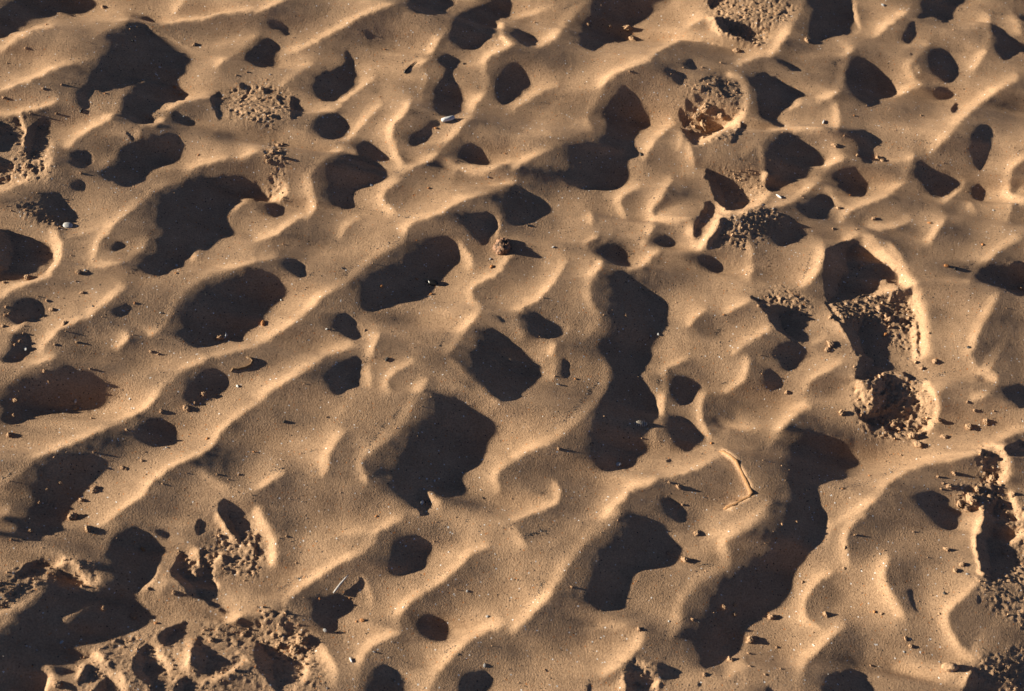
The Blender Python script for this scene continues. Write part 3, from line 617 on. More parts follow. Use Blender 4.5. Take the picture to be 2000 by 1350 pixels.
def ras_stroke(acc, pts, width, amp, soft):
    """gaussian-profile stroke, added with max"""
    pts = np.asarray(pts, float)/K+PAD
    s = width/K*1.35
    best = {}
    for a, b in zip(pts[:-1], pts[1:]):
        m = s*3
        x0 = int(max(0, min(a[0], b[0])-m)); x1 = int(min(acc.shape[1], max(a[0], b[0])+m+1))
        y0 = int(max(0, min(a[1], b[1])-m)); y1 = int(min(acc.shape[0], max(a[1], b[1])+m+1))
        if x1 <= x0 or y1 <= y0: continue
        gx, gy = np.meshgrid(np.arange(x0, x1)+.5, np.arange(y0, y1)+.5)
        d = b-a; L2 = max(d@d, 1e-6)
        t = np.clip(((gx-a[0])*d[0]+(gy-a[1])*d[1])/L2, 0, 1)
        r2 = (gx-a[0]-t*d[0])**2+(gy-a[1]-t*d[1])**2
        if soft:
            nx_, ny_ = -d[1], d[0]
            if nx_+.45*ny_ < 0: nx_, ny_ = -nx_, -ny_
            side = (gx-a[0])*nx_+(gy-a[1])*ny_
            v = amp*np.where(side > 0, np.exp(-(r2/(s*.80)**2)**2), np.exp(-r2/(2*(s*.75)**2)))
        else: v = amp*np.exp(-r2/(2*(s*.62)**2))
        sub = acc[y0:y1, x0:x1]
        np.maximum(sub, v, out=sub)

def blur(a, r):
    if r <= 0: return a
    k = np.exp(-np.arange(-int(3*r)-1, int(3*r)+2)**2/(2*r*r)); k /= k.sum()
    n = len(k)//2
    b = np.pad(a, ((n, n), (0, 0)), mode='edge'); a = sum(k[i]*b[i:i+a.shape[0]] for i in range(len(k)))
    b = np.pad(a, ((0, 0), (n, n)), mode='edge'); return sum(k[i]*b[:, i:i+a.shape[1]] for i in range(len(k)))

def ras_crest(lit, lee, pts, width, amp):
    """one ripple crest: the weather side brightens towards it, the lee side falls away into brown"""
    p = np.asarray(pts, float)/K+PAD; M = 56
    x0 = int(max(0, p[:, 0].min()-M)); x1 = int(min(lit.shape[1], p[:, 0].max()+M))
    y0 = int(max(0, p[:, 1].min()-M)); y1 = int(min(lit.shape[0], p[:, 1].max()+M))
    if x1 <= x0 or y1 <= y0: return
    gx, gy = np.meshgrid(np.arange(x0, x1)+.5, np.arange(y0, y1)+.5)
    best = np.full(gx.shape, 1e9); sd = np.zeros(gx.shape); al = np.zeros(gx.shape)
    seg = np.hypot(*(p[1:]-p[:-1]).T); tot = seg.sum(); acc = 0
    for a, b, L in zip(p[:-1], p[1:], seg):
        d = b-a
        t = np.clip(((gx-a[0])*d[0]+(gy-a[1])*d[1])/max(L*L, 1e-6), 0, 1)
        r2 = (gx-a[0]-t*d[0])**2+(gy-a[1]-t*d[1])**2
        nx_, ny_ = -d[1], d[0]
        if nx_+.45*ny_ < 0: nx_, ny_ = -nx_, -ny_
        s = ((gx-a[0])*nx_+(gy-a[1])*ny_)/max(L, 1e-6)
        q = r2 < best
        best = np.where(q, r2, best); sd = np.where(q, s, sd); al = np.where(q, (acc+t*L)/tot, al); acc += L
    r = np.sqrt(best)*K; up = sd <= 0
    w = width*.95+2.0
    end = .45+.55*np.sin(np.pi*np.clip(al, 0, 1))**.5
    edge = np.clip(np.abs(sd)*K/np.maximum(r, 1), 0, 1)          # fades off the two ends
    L_ = np.where(up, .50*np.exp(-r/34.)*edge+.44*np.exp(-(r/8.)**2), .90*np.exp(-(r/w)**4))
    D_ = np.where(up, 0, 1.5*np.clip((r-.5*w)/(.9*w), 0, 1)*np.exp(-np.maximum(r-w, 0)/44.)*edge)
    fade = np.clip((M*K-r)/30., 0, 1)
    v = lit[y0:y1, x0:x1]; np.maximum(v, amp*end*L_*fade, out=v)
    v = lee[y0:y1, x0:x1]; np.maximum(v, amp*end*D_*fade, out=v)

def build_maps():
    H, W = MH+2*PAD, MW+2*PAD
    soft = np.zeros((H, W)); pit = np.zeros((H, W)); lit = np.zeros((H, W)); lee = np.zeros((H, W)); glow = np.zeros((H, W)); ero = np.zeros((H, W)); dim = np.ones((H, W))
    ox = oy = 0
    GX, GY = (np.arange(W)+.5-PAD)*K, (np.arange(H)+.5-PAD)*K
    for line in SURVEY.strip().split('\n'):
        if line[0] == '@': ox, oy = TILES[line[1]]; continue
        k, rest = line[0], line[2:]
        if k == 'B':
            for q in rest.split(';'):
                cx, cy, rx, ry, an, am = map(float, q.split(','))
                cx = ox+cx/ZS; cy = oy+cy/ZS; rx /= ZS; ry /= ZS; R = max(rx, ry)*2.6
                ix = np.where(abs(GX-cx) < R)[0]; iy = np.where(abs(GY-cy) < R)[0]
                if not len(ix) or not len(iy): continue
                gx, gy = np.meshgrid(GX[ix]-cx, GY[iy]-cy)
                ca, sa = math.cos(math.radians(an)), math.sin(math.radians(an))
                u = (gx*ca+gy*sa)/rx; v = (-gx*sa+gy*ca)/ry
                dim[iy[0]:iy[-1]+1, ix[0]:ix[-1]+1] *= 1-min(.9, am*1.35)*np.exp(-(u*u+v*v)*.8)
        else:
            f = rest.split(); wd = am = 0
            if k == 'R': wd, am = float(f[0]), float(f[1]); f = f[2:]
            pts = [(ox+float(a)/ZS, oy+float(b)/ZS) for a, b in (q.split(',') for q in f)]
            if k == 'R':
                c = chaikin(pts, False)
                if am < .75: ras_crest(lit, lee, c, wd/ZS, am)
                else: ras_stroke(lit, c, wd/ZS*1.1, am*.9, 0)
            elif k == 'E': ras_poly(ero, chaikin(pts, True, 1))
            elif k == 'P': ras_poly(pit, chaikin(pts, True, 1))
            else: ras_poly(soft, chaikin(pts, True, 2))
    soft = (blur(soft, 2.0) > .47)*(ero < .5)*1.0; pit = pit*(ero < .5)
    halo = 1.15*blur(soft, 17.0)+.35*blur(soft, 7.0)
    halo = np.roll(np.roll(halo, -11, 1), -5, 0)       # flanks and brows of the hollows turn away from the light too
    dim *= 1-.62*np.clip(halo, 0, 1)
    return soft, pit, blur(lit, .7), blur((dim*(1-np.minimum(lee, .75)))**1.6, 2.0)
ZS = 3.858

def sample(m, x, y):
    """bilinear look-up of a raster at survey x, y; repeats beyond its edge"""
    ex = 24.0   # edge values are held this far beyond the plan
    P, Q = 2000+2*ex, 1350+2*ex
    x = np.mod(x+ex, P)-ex; y = np.mod(y+ex, Q)-ex
    x = np.clip(x, 2, 1998); y = np.clip(y, 2, 1348)
    u = x/K-.5+PAD; v = y/K-.5+PAD
    i = np.floor(u).astype(int); j = np.floor(v).astype(int); fu = u-i; fv = v-j
    return (m[j, i]*(1-fu)+m[j, i+1]*fu)*(1-fv)+(m[j+1, i]*(1-fu)+m[j+1, i+1]*fu)*fv

# ---------------------------------------------------------------- solve the relief
GD = 0.0012
GX0, GX1, GY0, GY1 = -0.80, 0.80, -0.60, 0.80
NX, NY = int(round((GX1-GX0)/GD)), int(round((GY1-GY0)/GD))
XS = GX0+GD*np.arange(NX); YS = GY0+GD*np.arange(NY)

WARP = None
def band_noise(shape, lo, hi, seed):
    r = np.random.default_rng(seed).standard_normal(shape)
    ky = np.fft.fftfreq(shape[0], GD)[:, None]; kx = np.fft.rfftfreq(shape[1], GD)[None, :]
    k = np.hypot(kx, ky)+1e-9
    q = np.fft.irfft2(np.fft.rfft2(r)*np.exp(-(k*lo)**2)*(1-np.exp(-(k*hi)**2)), s=shape); return q/q.std()
def slopes(h, maps, base):
    soft, pit, lit, dim = maps
    X, Y = np.meshgrid(XS, YS)
    px, py = survey(X, Y, h)
    global WARP
    if WARP is None: WARP = [0.9*band_noise((NY, NX), .008, .035, 61+q)+.2*band_noise((NY, NX), .002, .007, 71+q) for q in (0, 1)]
    px = px+WARP[0]; py = py+WARP[1]          # small natural wander of every outline
    s = sample(soft, px, py) > .5; p = sample(pit, px, py) > .5
    m = s | p
    I0 = base*sample(dim, px, py); LL = 4.1*sample(lit, px, py)
    # runs of shade along +X
    pad = np.zeros((NY, 1), bool)
    d = np.diff(np.concatenate([pad, m, pad], 1).astype(np.int8), axis=1)
    rs, cs = np.where(d == 1); re_, ce = np.where(d == -1)
    g = np.zeros((NY, NX)); dark = np.zeros((NY, NX)); 
    up = np.ones((NY, NX))
    target = []
    for r, a, b in zip(rs, cs, ce):
        n = b-a
        if n < 2: continue
        t = (np.arange(n)+.5)/n
        L = n*GD
        sharp = p[r, a:b].mean() > .5
        if sharp:
            # steep wall, then a floor
            q = np.where(t < .35, 2.2, .35); q = q/q.mean()
        else:
            q = 1+2*t-3*t*t
            wlen = min(max(.78*L, .012), .037)
            k = int(min(a, 2*wlen/GD))
            if k > 0:
                e = np.minimum(((np.arange(k, 0, -1)*GD)/(2.0*wlen)), 1)
                e = (.34+.66*(.6*e+.4*e*e*(3-2*e)))**2.2
                e = e*np.minimum(1, (np.arange(k, 0, -1)*GD)/min(.008, .12*L+.003))
                up[r, a-k:a] = np.minimum(up[r, a-k:a], e)
        g[r, a:b] = -TE*q
        target.append((r, a, b))
    Ic = np.maximum(I0, .26)
    Ic = np.where(up < 1, np.minimum(Ic, 0.06+.60*up*np.maximum(Ic, .9)), Ic)*np.where(up < .1, up*10, 1)
    gl = TE*(Ic+LL*np.minimum(1, 1.25*up**.9)-1)
    g = np.where(m, g, gl)
    return g, m, target

def fft_solve(g, wv, lam, low=.0):
    kx = 2*np.pi*np.fft.rfftfreq(NX, GD)[None, :]; ky = 2*np.pi*np.fft.fftfreq(NY, GD)[:, None]
    G = np.fft.rfft2(g)
    den = kx**2+wv*ky**2+lam*(kx**2+ky**2)**2+low
    den[0, 0] = 1
    Hh = -1j*kx*G/den
    Hh[0, 0] = 0
    return np.fft.irfft2(Hh, s=(NY, NX)), kx, ky

def ddx(h): return (np.roll(h, -1, 1)-np.roll(h, 1, 1))/(2*GD)
def ddy(h): return (np.roll(h, -1, 0)-np.roll(h, 1, 0))/(2*GD)

def cast(h, te):
    """cells in cast shade of the low light travelling along +X"""
    v = h+XS[None, :]*te
    v2 = np.concatenate([v-(GX1-GX0)*te, v], 1)
    c = np.maximum.accumulate(v2, 1)
    return (v2 < c-2e-4)[:, NX:]

TILT = -.121                  # the beach falls gently away from the sun
def solve(maps, outer=3, inner=24, base=.86, wv=.06, lam=6e-7, low=120., verbose=False):
    """relief over a gently tilted beach; returns the whole height"""
    hp = np.zeros((NY, NX)); plane = TILT*XS[None, :]
    for o in range(outer):
        g, m, tgt = slopes(blur(hp, 4)+plane, maps, base)
        g = g-TILT
        rm = blur(g.mean(1)[:, None]*np.ones((1, 3)), 50)[:, 1]
        fr = blur((~m).mean(1)[:, None]*np.ones((1, 3)), 50)[:, 1]
        g = g - np.where(m, 0, (rm/np.maximum(fr, .3))[:, None])
        gg = g.copy()
        for i in range(inner):
            hp, _, _ = fft_solve(gg, wv, lam, low)
            gg = gg+.6*(g-ddx(hp))
            c = cast(hp, TE+TILT); d = c | (ddx(hp) < -(TE+TILT)*.97)
            gg -= .12*TE*(m & ~d)
            gg += .25*TE*(c & ~m)
        if verbose:
            print('lit but cast', (c & ~m).mean(), 'shade but lit', (m & ~d).mean()); print('pass', o, 'range', hp.min(), hp.max(), 'std', hp.std(), 'row mean', rm.mean(), rm.std(), 'agree', (c == m).mean())
    return hp, m
# ---------------------------------------------------------------- helpers
import bpy, bmesh
from mathutils import Vector, Matrix, noise
def link(o): bpy.context.scene.collection.objects.link(o); return o
def tag(o, label=None, cat=None, group=None, kind=None):
    if label: o['label'] = label
    if cat: o['category'] = cat
    if group: o['group'] = group
    if kind: o['kind'] = kind
    return o
def mesh_from(name, V, F, mat, smooth=True):
    me = bpy.data.meshes.new(name)
    V = np.asarray(V, np.float32); F = np.asarray(F, np.int32)
    me.vertices.add(len(V)); me.vertices.foreach_set('co', V.ravel())
    n = F.shape[1]
    me.loops.add(F.size); me.loops.foreach_set('vertex_index', F.ravel())
    me.polygons.add(len(F)); me.polygons.foreach_set('loop_start', np.arange(0, F.size, n, dtype=np.int32))
    me.update(calc_edges=True)
    me.polygons.foreach_set('use_smooth', np.full(len(F), smooth))
    me.materials.append(mat); me.validate(); me.update()
    return me

# ---------------------------------------------------------------- materials
def mat_new(name):
    m = bpy.data.materials.new(name); m.use_nodes = True
    nt = m.node_tree; b = nt.nodes['Principled BSDF']; return m, nt, b
def ramp(nt, stops, interp='LINEAR'):
    r = nt.nodes.new('ShaderNodeValToRGB'); r.color_ramp.interpolation = interp
    e = r.color_ramp.elements
    while len(e) < len(stops): e.new(.5)
    for k, (p, c) in enumerate(stops):
        e[k].position = p; e[k].color = (*c, 1) if len(c) == 3 else c
    return r
def noise_node(nt, co, scale, detail=2, rough=.5):
    n = nt.nodes.new('ShaderNodeTexNoise'); n.inputs['Scale'].default_value = scale
    n.inputs['Detail'].default_value = detail; n.inputs['Roughness'].default_value = rough
    nt.links.new(co, n.inputs['Vector']); return n
def mixc(nt, fac, a, b, mode='MIX'):
    n = nt.nodes.new('ShaderNodeMix'); n.data_type = 'RGBA'; n.blend_type = mode
    for s, v in ((n.inputs[0], fac), (n.inputs[6], a), (n.inputs[7], b)):
        if isinstance(v, bpy.types.NodeSocket): nt.links.new(v, s)
        elif isinstance(v, (int, float)): s.default_value = v
        else: s.default_value = (*v, 1)
    return n.outputs[2]

SAND = (.405, .266, .164)
def sand_material(name, object_space=True, tint=1.0, bump=1.0):
    m, nt, b = mat_new(name)
    geo = nt.nodes.new('ShaderNodeNewGeometry'); tc = nt.nodes.new('ShaderNodeTexCoord')
    co = geo.outputs['Position'] if not object_space else tc.outputs['Object']
    base = tuple(c*tint for c in SAND)
    big = noise_node(nt, co, 3.2, 3, .55); mid = noise_node(nt, co, 45, 4, .6)
    grain = noise_node(nt, co, 620, 2, .7); fine = noise_node(nt, co, 1500, 1, .5)
    c = mixc(nt, ramp(nt, [(.35, (0,)*3), (.68, (1,)*3)]).outputs[0] if False else big.outputs['Fac'], tuple(x*.92 for x in base), tuple(x*y for x, y in zip(base, (1.08, 1.07, 1.05))))
    r2 = ramp(nt, [(.3, (.86, .85, .84)), (.7, (1.12, 1.12, 1.12))]); nt.links.new(mid.outputs['Fac'], r2.inputs[0])
    c = mixc(nt, 1.0, c, r2.outputs[0], 'MULTIPLY')
    r3 = ramp(nt, [(.30, (.68, .66, .64)), (.42, (.88, .87, .86)), (.52, (1.02, 1.02, 1.02)), (.66, (1.18, 1.17, 1.16)), (.8, (1.6, 1.6, 1.62))]); nt.links.new(grain.outputs['Fac'], r3.inputs[0])
    c = mixc(nt, 1.0, c, r3.outputs[0], 'MULTIPLY')
    # odd coloured grains: cells of ~1 mm, few of them pale, rusty or dark
    vo = nt.nodes.new('ShaderNodeTexVoronoi'); vo.inputs['Scale'].default_value = 900; nt.links.new(co, vo.inputs['Vector'])
    sep = nt.nodes.new('ShaderNodeSeparateColor'); nt.links.new(vo.outputs['Color'], sep.inputs[0])
    for ch, thr, col in ((0, .9965, (.75, .73, .70)), (1, .992, (.07, .055, .045)), (2, .995, (.45, .18, .06))):
        g = nt.nodes.new('ShaderNodeMath'); g.operation = 'GREATER_THAN'; g.inputs[1].default_value = thr
        nt.links.new(sep.outputs[ch], g.inputs[0])
        c = mixc(nt, g.outputs[0], c, col)
    nt.links.new(c, b.inputs['Base Color'])
    rr = ramp(nt, [(.3, (.95,)*3), (.75, (.72,)*3)]); nt.links.new(grain.outputs['Fac'], rr.inputs[0]); nt.links.new(rr.outputs[0], b.inputs['Roughness'])
    b.inputs['Specular IOR Level'].default_value = .18
    bp = None
    for n, st, ds in ((mid, .14, .002), (grain, .60, .0009), (fine, .45, .0005)):
        q = nt.nodes.new('ShaderNodeBump'); q.inputs['Strength'].default_value = st*bump; q.inputs['Distance'].default_value = ds
        nt.links.new(n.outputs['Fac'], q.inputs['Height'])
        if bp: nt.links.new(bp.outputs[0], q.inputs['Normal'])
        bp = q
    nt.links.new(bp.outputs[0], b.inputs['Normal'])
    return m
def simple(name, col, rough=.6, spec=.3, var=.25, scale=400, bump=.3, col2=None):
    m, nt, b = mat_new(name)
    tc = nt.nodes.new('ShaderNodeTexCoord')
    n = noise_node(nt, tc.outputs['Object'], scale, 4, .6)
    r = ramp(nt, [(.35, tuple(x*(1-var) for x in col)), (.65, col2 or tuple(min(1, x*(1+var)) for x in col))])
    nt.links.new(n.outputs['Fac'], r.inputs[0]); nt.links.new(r.outputs[0], b.inputs['Base Color'])
    b.inputs['Roughness'].default_value = rough; b.inputs['Specular IOR Level'].default_value = spec
    q = nt.nodes.new('ShaderNodeBump'); q.inputs['Strength'].default_value = bump; q.inputs['Distance'].default_value = .001
    nt.links.new(n.outputs['Fac'], q.inputs['Height']); nt.links.new(q.outputs[0], b.inputs['Normal'])
    return m
M_SAND = sand_material('beach_sand', False)
M_CLOD = sand_material('clod_sand', True, 1.08, .8)
M_ORANGE = simple('rusty_grain', (.42, .19, .07), .55, .3, .35, 500)
M_SHELL = simple('pale_shell', (.45, .45, .44), .4, .45, .15, 300, .15)
M_DARK = simple('dark_grit', (.03, .027, .025), .5, .4, .4, 600)
M_BLACK = simple('black_stone', (.012, .012, .013), .3, .5, .4, 200)
M_ROCK = simple('dark_rock', (.09, .07, .055), .75, .3, .5, 220, .9, (.36, .20, .12))

# ---------------------------------------------------------------- the sand
rng = np.random.default_rng(11)
maps = build_maps()
h, shade_mask = solve(maps)

rough = np.zeros((MH+2*PAD, MW+2*PAD)); ROUGHP = []
for line in ROUGH.strip().split('\n'):
    f = line.split(); pts = [tuple(map(float, q.split(','))) for q in f[2:]]
    ROUGHP.append((float(f[0]), float(f[1]), pts)); ras_poly(rough, pts, float(f[0]))
rough = blur(rough, 4.0)

def fnoise(shape, lo, hi, seed):
    """band-passed random field, wavelengths lo..hi metres"""
    r = np.random.default_rng(seed).standard_normal(shape)
    ky = np.fft.fftfreq(shape[0], GD)[:, None]; kx = np.fft.rfftfreq(shape[1], GD)[None, :]
    k = np.hypot(kx, ky)+1e-9
    F = np.fft.rfft2(r)*np.exp(-(k*lo)**2)*(1-np.exp(-(k*hi)**2))
    q = np.fft.irfft2(F, s=shape); return q/q.std()
Xg, Yg = np.meshgrid(XS, YS)
px, py = survey(Xg, Yg, blur(h, 2)+TILT*Xg)
R = sample(rough, px, py)
inside = ((px > -30) & (px < 2030) & (py > -30) & (py < 1380))
R = R*np.where(inside, 1, .0)
patch = fnoise(h.shape, .006, .03, 44); R = R*np.clip(.62+.42*patch, .12, 1.35)
def cells(size, seed):
    """broken plates: a random level for each irregular cell, a crevice between cells"""
    r = np.random.default_rng(seed); cx, cy = int(NX*GD/size)+3, int(NY*GD/size)+3
    jx, jy, lv = r.uniform(0, 1, (cy, cx)), r.uniform(0, 1, (cy, cx)), r.standard_normal((cy, cx))
    wx = (Xg-GX0)/size+1+.35*W1; wy = (Yg-GY0)/size+1+.35*W2
    ix, iy = np.floor(wx).astype(int), np.floor(wy).astype(int)
    f1 = np.full(Xg.shape, 9.); f2 = f1.copy(); out = np.zeros(Xg.shape)
    for a in (-1, 0, 1):
        for b_ in (-1, 0, 1):
            u, v = np.clip(ix+a, 0, cx-1), np.clip(iy+b_, 0, cy-1)
            d = np.hypot(ix+a+jx[v, u]-wx, iy+b_+jy[v, u]-wy)
            n = d < f1
            f2 = np.where(n, f1, np.minimum(f2, d)); out = np.where(n, lv[v, u], out); f1 = np.where(n, d, f1)
    e = np.clip((f2-f1)/.35, 0, 1)
    return out*(.3+.7*e)+.9*(e-.7)
W1 = fnoise(h.shape, .002, .010, 21); W2 = fnoise(h.shape, .002, .010, 22)
h = h+R*.001*(.24*cells(.0080, 31)+.26*cells(.0042, 32)+.26*cells(.0024, 33)+.45*fnoise(h.shape, .004, .03, 6))
h = h+.00003*fnoise(h.shape, .012, .06, 7)

def height(X, Y):
    u = np.mod((np.asarray(X, float)-GX0)/GD, NX); v = np.mod((np.asarray(Y, float)-GY0)/GD, NY)
    i = np.floor(u).astype(int); j = np.floor(v).astype(int); fu = u-i; fv = v-j
    tilt = TILT*np.asarray(X, float)
    i %= NX; j %= NY; i1 = (i+1) % NX; j1 = (j+1) % NY
    return (h[j, i]*(1-fu)+h[j, i1]*fu)*(1-fv)+(h[j1, i]*(1-fu)+h[j1, i1]*fu)*fv+tilt
def on_sand(sx, sy):
    """survey point -> the spot on the sand"""
    a = (np.asarray(sx, float)-1000)/FPX; b = (675-np.asarray(sy, float))/FPX
    D = [FWD[k]+RIGHT[k]*a+UP[k]*b for k in range(3)]
    z = 0*a+.03
    t0 = (.09-CAM[2])/D[2]; t1 = (-.09-CAM[2])/D[2]; t = t0.copy() if hasattr(t0, 'copy') else t0
    done = np.zeros(np.shape(a), bool); best = t1+0*a
    for s in np.linspace(0, 1, 260):
        t = t0+(t1-t0)*s
        hit = (CAM[2]+D[2]*t <= height(CAM[0]+D[0]*t, CAM[1]+D[1]*t)) & ~done
        best = np.where(hit, t, best); done |= hit
    X = CAM[0]+D[0]*best; Y = CAM[1]+D[1]*best
    return X, Y, height(X, Y), best

def axis(c0, c1, step, far):
    core = np.arange(c0, c1, step)
    out = [core[-1]]; s = step*1.15
    while out[-1] < far: out.append(out[-1]+s); s = min(s*1.035, .004) if out[-1] < 1.3 else s*1.12
    lo = [core[0]]; s = step*1.15
    while lo[-1] > -far: lo.append(lo[-1]-s); s = min(s*1.035, .004) if lo[-1] > -1.3 else s*1.12
    return np.concatenate([lo[:0:-1], core, out[1:]])
ax = axis(-.70, .64, GD, 60.0); ay = axis(-.45, .64, GD, 60.0)
AX, AY = np.meshgrid(ax, ay)
AZ = height(AX, AY)
fade = np.clip(1-(np.maximum(np.abs(AX), np.abs(AY))-1.6)/1.2, 0, 1)
AZ = AZ*fade
nx, ny = len(ax), len(ay)
V = np.stack([AX, AY, AZ], -1).reshape(-1, 3)
ii = (np.arange(ny-1)[:, None]*nx+np.arange(nx-1)[None, :]).ravel()
F = np.stack([ii, ii+1, ii+nx+1, ii+nx], 1)
sand = link(bpy.data.objects.new('beach_sand', mesh_from('beach_sand', V, F, M_SAND)))
tag(sand, 'wind rippled tan beach sand with footprints and paw prints', kind='structure')
del V, F, AX, AY, AZ

# ---------------------------------------------------------------- loose bits
def blob_mesh(name, seed, mat, sub=3, amp=.3, fr=1.6, fine=.12, squash=(1, 1, 1), facet=0):
    bm = bmesh.new(); bmesh.ops.create_icosphere(bm, subdivisions=sub, radius=.5)
    off = Vector((seed*7.3, seed*3.1, seed*1.7))
    for v in bm.verts:
        p = v.co.normalized()
        d = 1+amp*noise.noise(p*fr+off)+fine*noise.noise(p*fr*3.1+off)+fine*.6*noise.noise(p*fr*6.7+off)
        if facet: d = min(d, 1.0/max(.82, max(abs(p.dot(q)) for q in FACETS[seed % 3])))
        v.co = Vector((p.x*squash[0], p.y*squash[1], p.z*squash[2]))*d*.5
    for f in bm.faces: f.smooth = not facet
    me = bpy.data.meshes.new(name); bm.to_mesh(me); bm.free(); me.materials.append(mat); return me
_r = random.Random(4)
FACETS = [[Vector((_r.uniform(-1, 1), _r.uniform(-1, 1), _r.uniform(-1, 1))).normalized() for _ in range(7)] for _ in range(3)]
def shard_mesh(name, seed, mat, w=1.0, l=1.0, t=.12, curl=.5):
    """small curved, broken-edged piece of shell, with thickness"""
    r = random.Random(seed); bm = bmesh.new(); n = 7
    ring = [(math.cos(a)*w*.5*r.uniform(.7, 1.1), math.sin(a)*l*.5*r.uniform(.7, 1.1)) for a in [2*math.pi*k/n for k in range(n)]]
    def z(x, y): return curl*(.25-(x*x+y*y))
    top = [bm.verts.new((x, y, z(x, y)+t/2)) for x, y in ring]; bot = [bm.verts.new((x, y, z(x, y)-t/2)) for x, y in ring]
    mt = [bm.verts.new((x*.5, y*.5, z(x*.5, y*.5)+t/2)) for x, y in ring]; mb = [bm.verts.new((x*.5, y*.5, z(x*.5, y*.5)-t/2)) for x, y in ring]
    bm.faces.new(mt); bm.faces.new(mb[::-1])
    for k in range(n):
        j = (k+1) % n
        bm.faces.new((top[k], top[j], mt[j], mt[k])); bm.faces.new((bot[j], bot[k], mb[k], mb[j])); bm.faces.new((bot[k], bot[j], top[j], top[k]))
    me = bpy.data.meshes.new(name); bm.to_mesh(me); bm.free(); me.materials.append(mat); return me
CLODS = [blob_mesh('sand_clod', 20+k, M_CLOD, 4, .55, 1.7, .30, ((1, .85, .8), (1.1, .8, .9), (.9, .95, .85))[k % 3]) for k in range(7)]
GRAINS = [blob_mesh('orange_grain', 50+k, M_ORANGE, 3, .35, 1.4, .10, (1, .8, .7)) for k in range(3)]
SHELLS = [shard_mesh('shell_fragment', 70+k, M_SHELL, 1, (.7, 1.2, .55)[k % 3], .14, .45) for k in range(4)]
DARKS = [blob_mesh('dark_fragment', 90+k, M_DARK, 3, .5, 1.6, .2, (1, .7, .6)) for k in range(3)]
KIND = {'c': ('sand_clod', CLODS, 'sand clod', 'sand clod', 'clods of damp sand lying on the ripples'),
        'o': ('orange_grain', GRAINS, 'orange grain', 'pebble', 'orange grains scattered on the sand'),
        'w': ('shell_fragment', SHELLS, 'white shell fragment', 'shell', 'pale shell fragments on the sand'),
        'd': ('dark_fragment', DARKS, 'dark fragment', 'debris', 'dark fragments on the sand')}
items = []
for line in ITEMS.strip().split('\n'):
    f = line.split(); ox, oy = TILES[f[0]]
    for q in f[1:]:
        a, b, s, k = q.split(','); items.append([ox+float(a)/ZS, oy+float(b)/ZS, float(s)/ZS, k])
PX = np.array([i[0] for i in items]); PY = np.array([i[1] for i in items])
IX, IY, IZ, IT = on_sand(PX, PY)
# words that single each one out
def where(x, y):
    r, a, b, n = min((math.hypot(x-a, y-b), a, b, n) for a, b, n in LANDMARKS)
    if r < 30: return 'in '+n if n.split()[-1] not in ('rod', 'shard', 'rock', 'stone', 'weed', 'shell', 'feather', 'clod') else 'beside '+n
    dx, dy = x-a, y-b
    if abs(dx) > 2.2*abs(dy): return ('right of ' if dx > 0 else 'left of ')+n
    if abs(dy) > 2.2*abs(dx): return ('below ' if dy > 0 else 'above ')+n
    return ('lower' if dy > 0 else 'upper')+(' right of ' if dx > 0 else ' left of ')+n
def size_word(k, s): return 'tiny' if s < 4.6 else 'small' if s < 8 else 'medium' if s < 11.5 else 'large'
lab = {}
for n, (x, y, s, k) in enumerate(items):
    lab.setdefault('%s %s %s' % (size_word(k, s), KIND[k][2], where(x, y)), []).append(n)
LABEL = {}
ORD = ['first', 'second', 'third', 'fourth', 'fifth', 'sixth', 'seventh', 'eighth']
for t, ns in lab.items():
    if len(ns) == 1: LABEL[ns[0]] = t; continue
    ns.sort(key=lambda q: items[q][0])
    m = len(ns)
    for r, q in enumerate(ns):
        LABEL[q] = ('leftmost' if r == 0 else 'rightmost' if r == m-1 else 'middle' if m == 3 else ORD[r]+'-from-left')+' '+t
for q in LABEL: assert len(LABEL[q].split()) <= 16, LABEL[q]
rnd = random.Random(5)
def spot_matrix(x, y, z, sz, yaw, tilt=0.0, lift=.3):
    e = .003
    n = Vector((-(float(height(x+e, y))-float(height(x-e, y)))/(2*e), -(float(height(x, y+e))-float(height(x, y-e)))/(2*e), 1)).normalized()
    q = Vector((0, 0, 1)).rotation_difference(n)
    return Matrix.Translation(Vector((x, y, z))+n*lift) @ q.to_matrix().to_4x4() @ Matrix.Rotation(yaw, 4, 'Z') @ Matrix.Rotation(tilt, 4, 'X') @ Matrix.Diagonal((*sz, 1))
for n, (x, y, s, k) in enumerate(items):
    name, meshes, _, cat, grp = KIND[k]
    o = link(bpy.data.objects.new(name, rnd.choice(meshes)))
    d = s*float(IT[n])/FPX*(1.0 if k == 'c' else 1.05)
    sq = (d*rnd.uniform(.9, 1.2), d*rnd.uniform(.8, 1.0), d*rnd.uniform(.5, .75))
    if k in 'w': sq = (d, d, d*.9)
    o.matrix_world = spot_matrix(float(IX[n]), float(IY[n]), float(IZ[n]), sq, rnd.uniform(0, 6.28), rnd.uniform(-.25, .25) if k != 'w' else rnd.uniform(-.5, .5), d*(.10 if k != 'w' else .09))
    tag(o, LABEL[n], cat, grp)

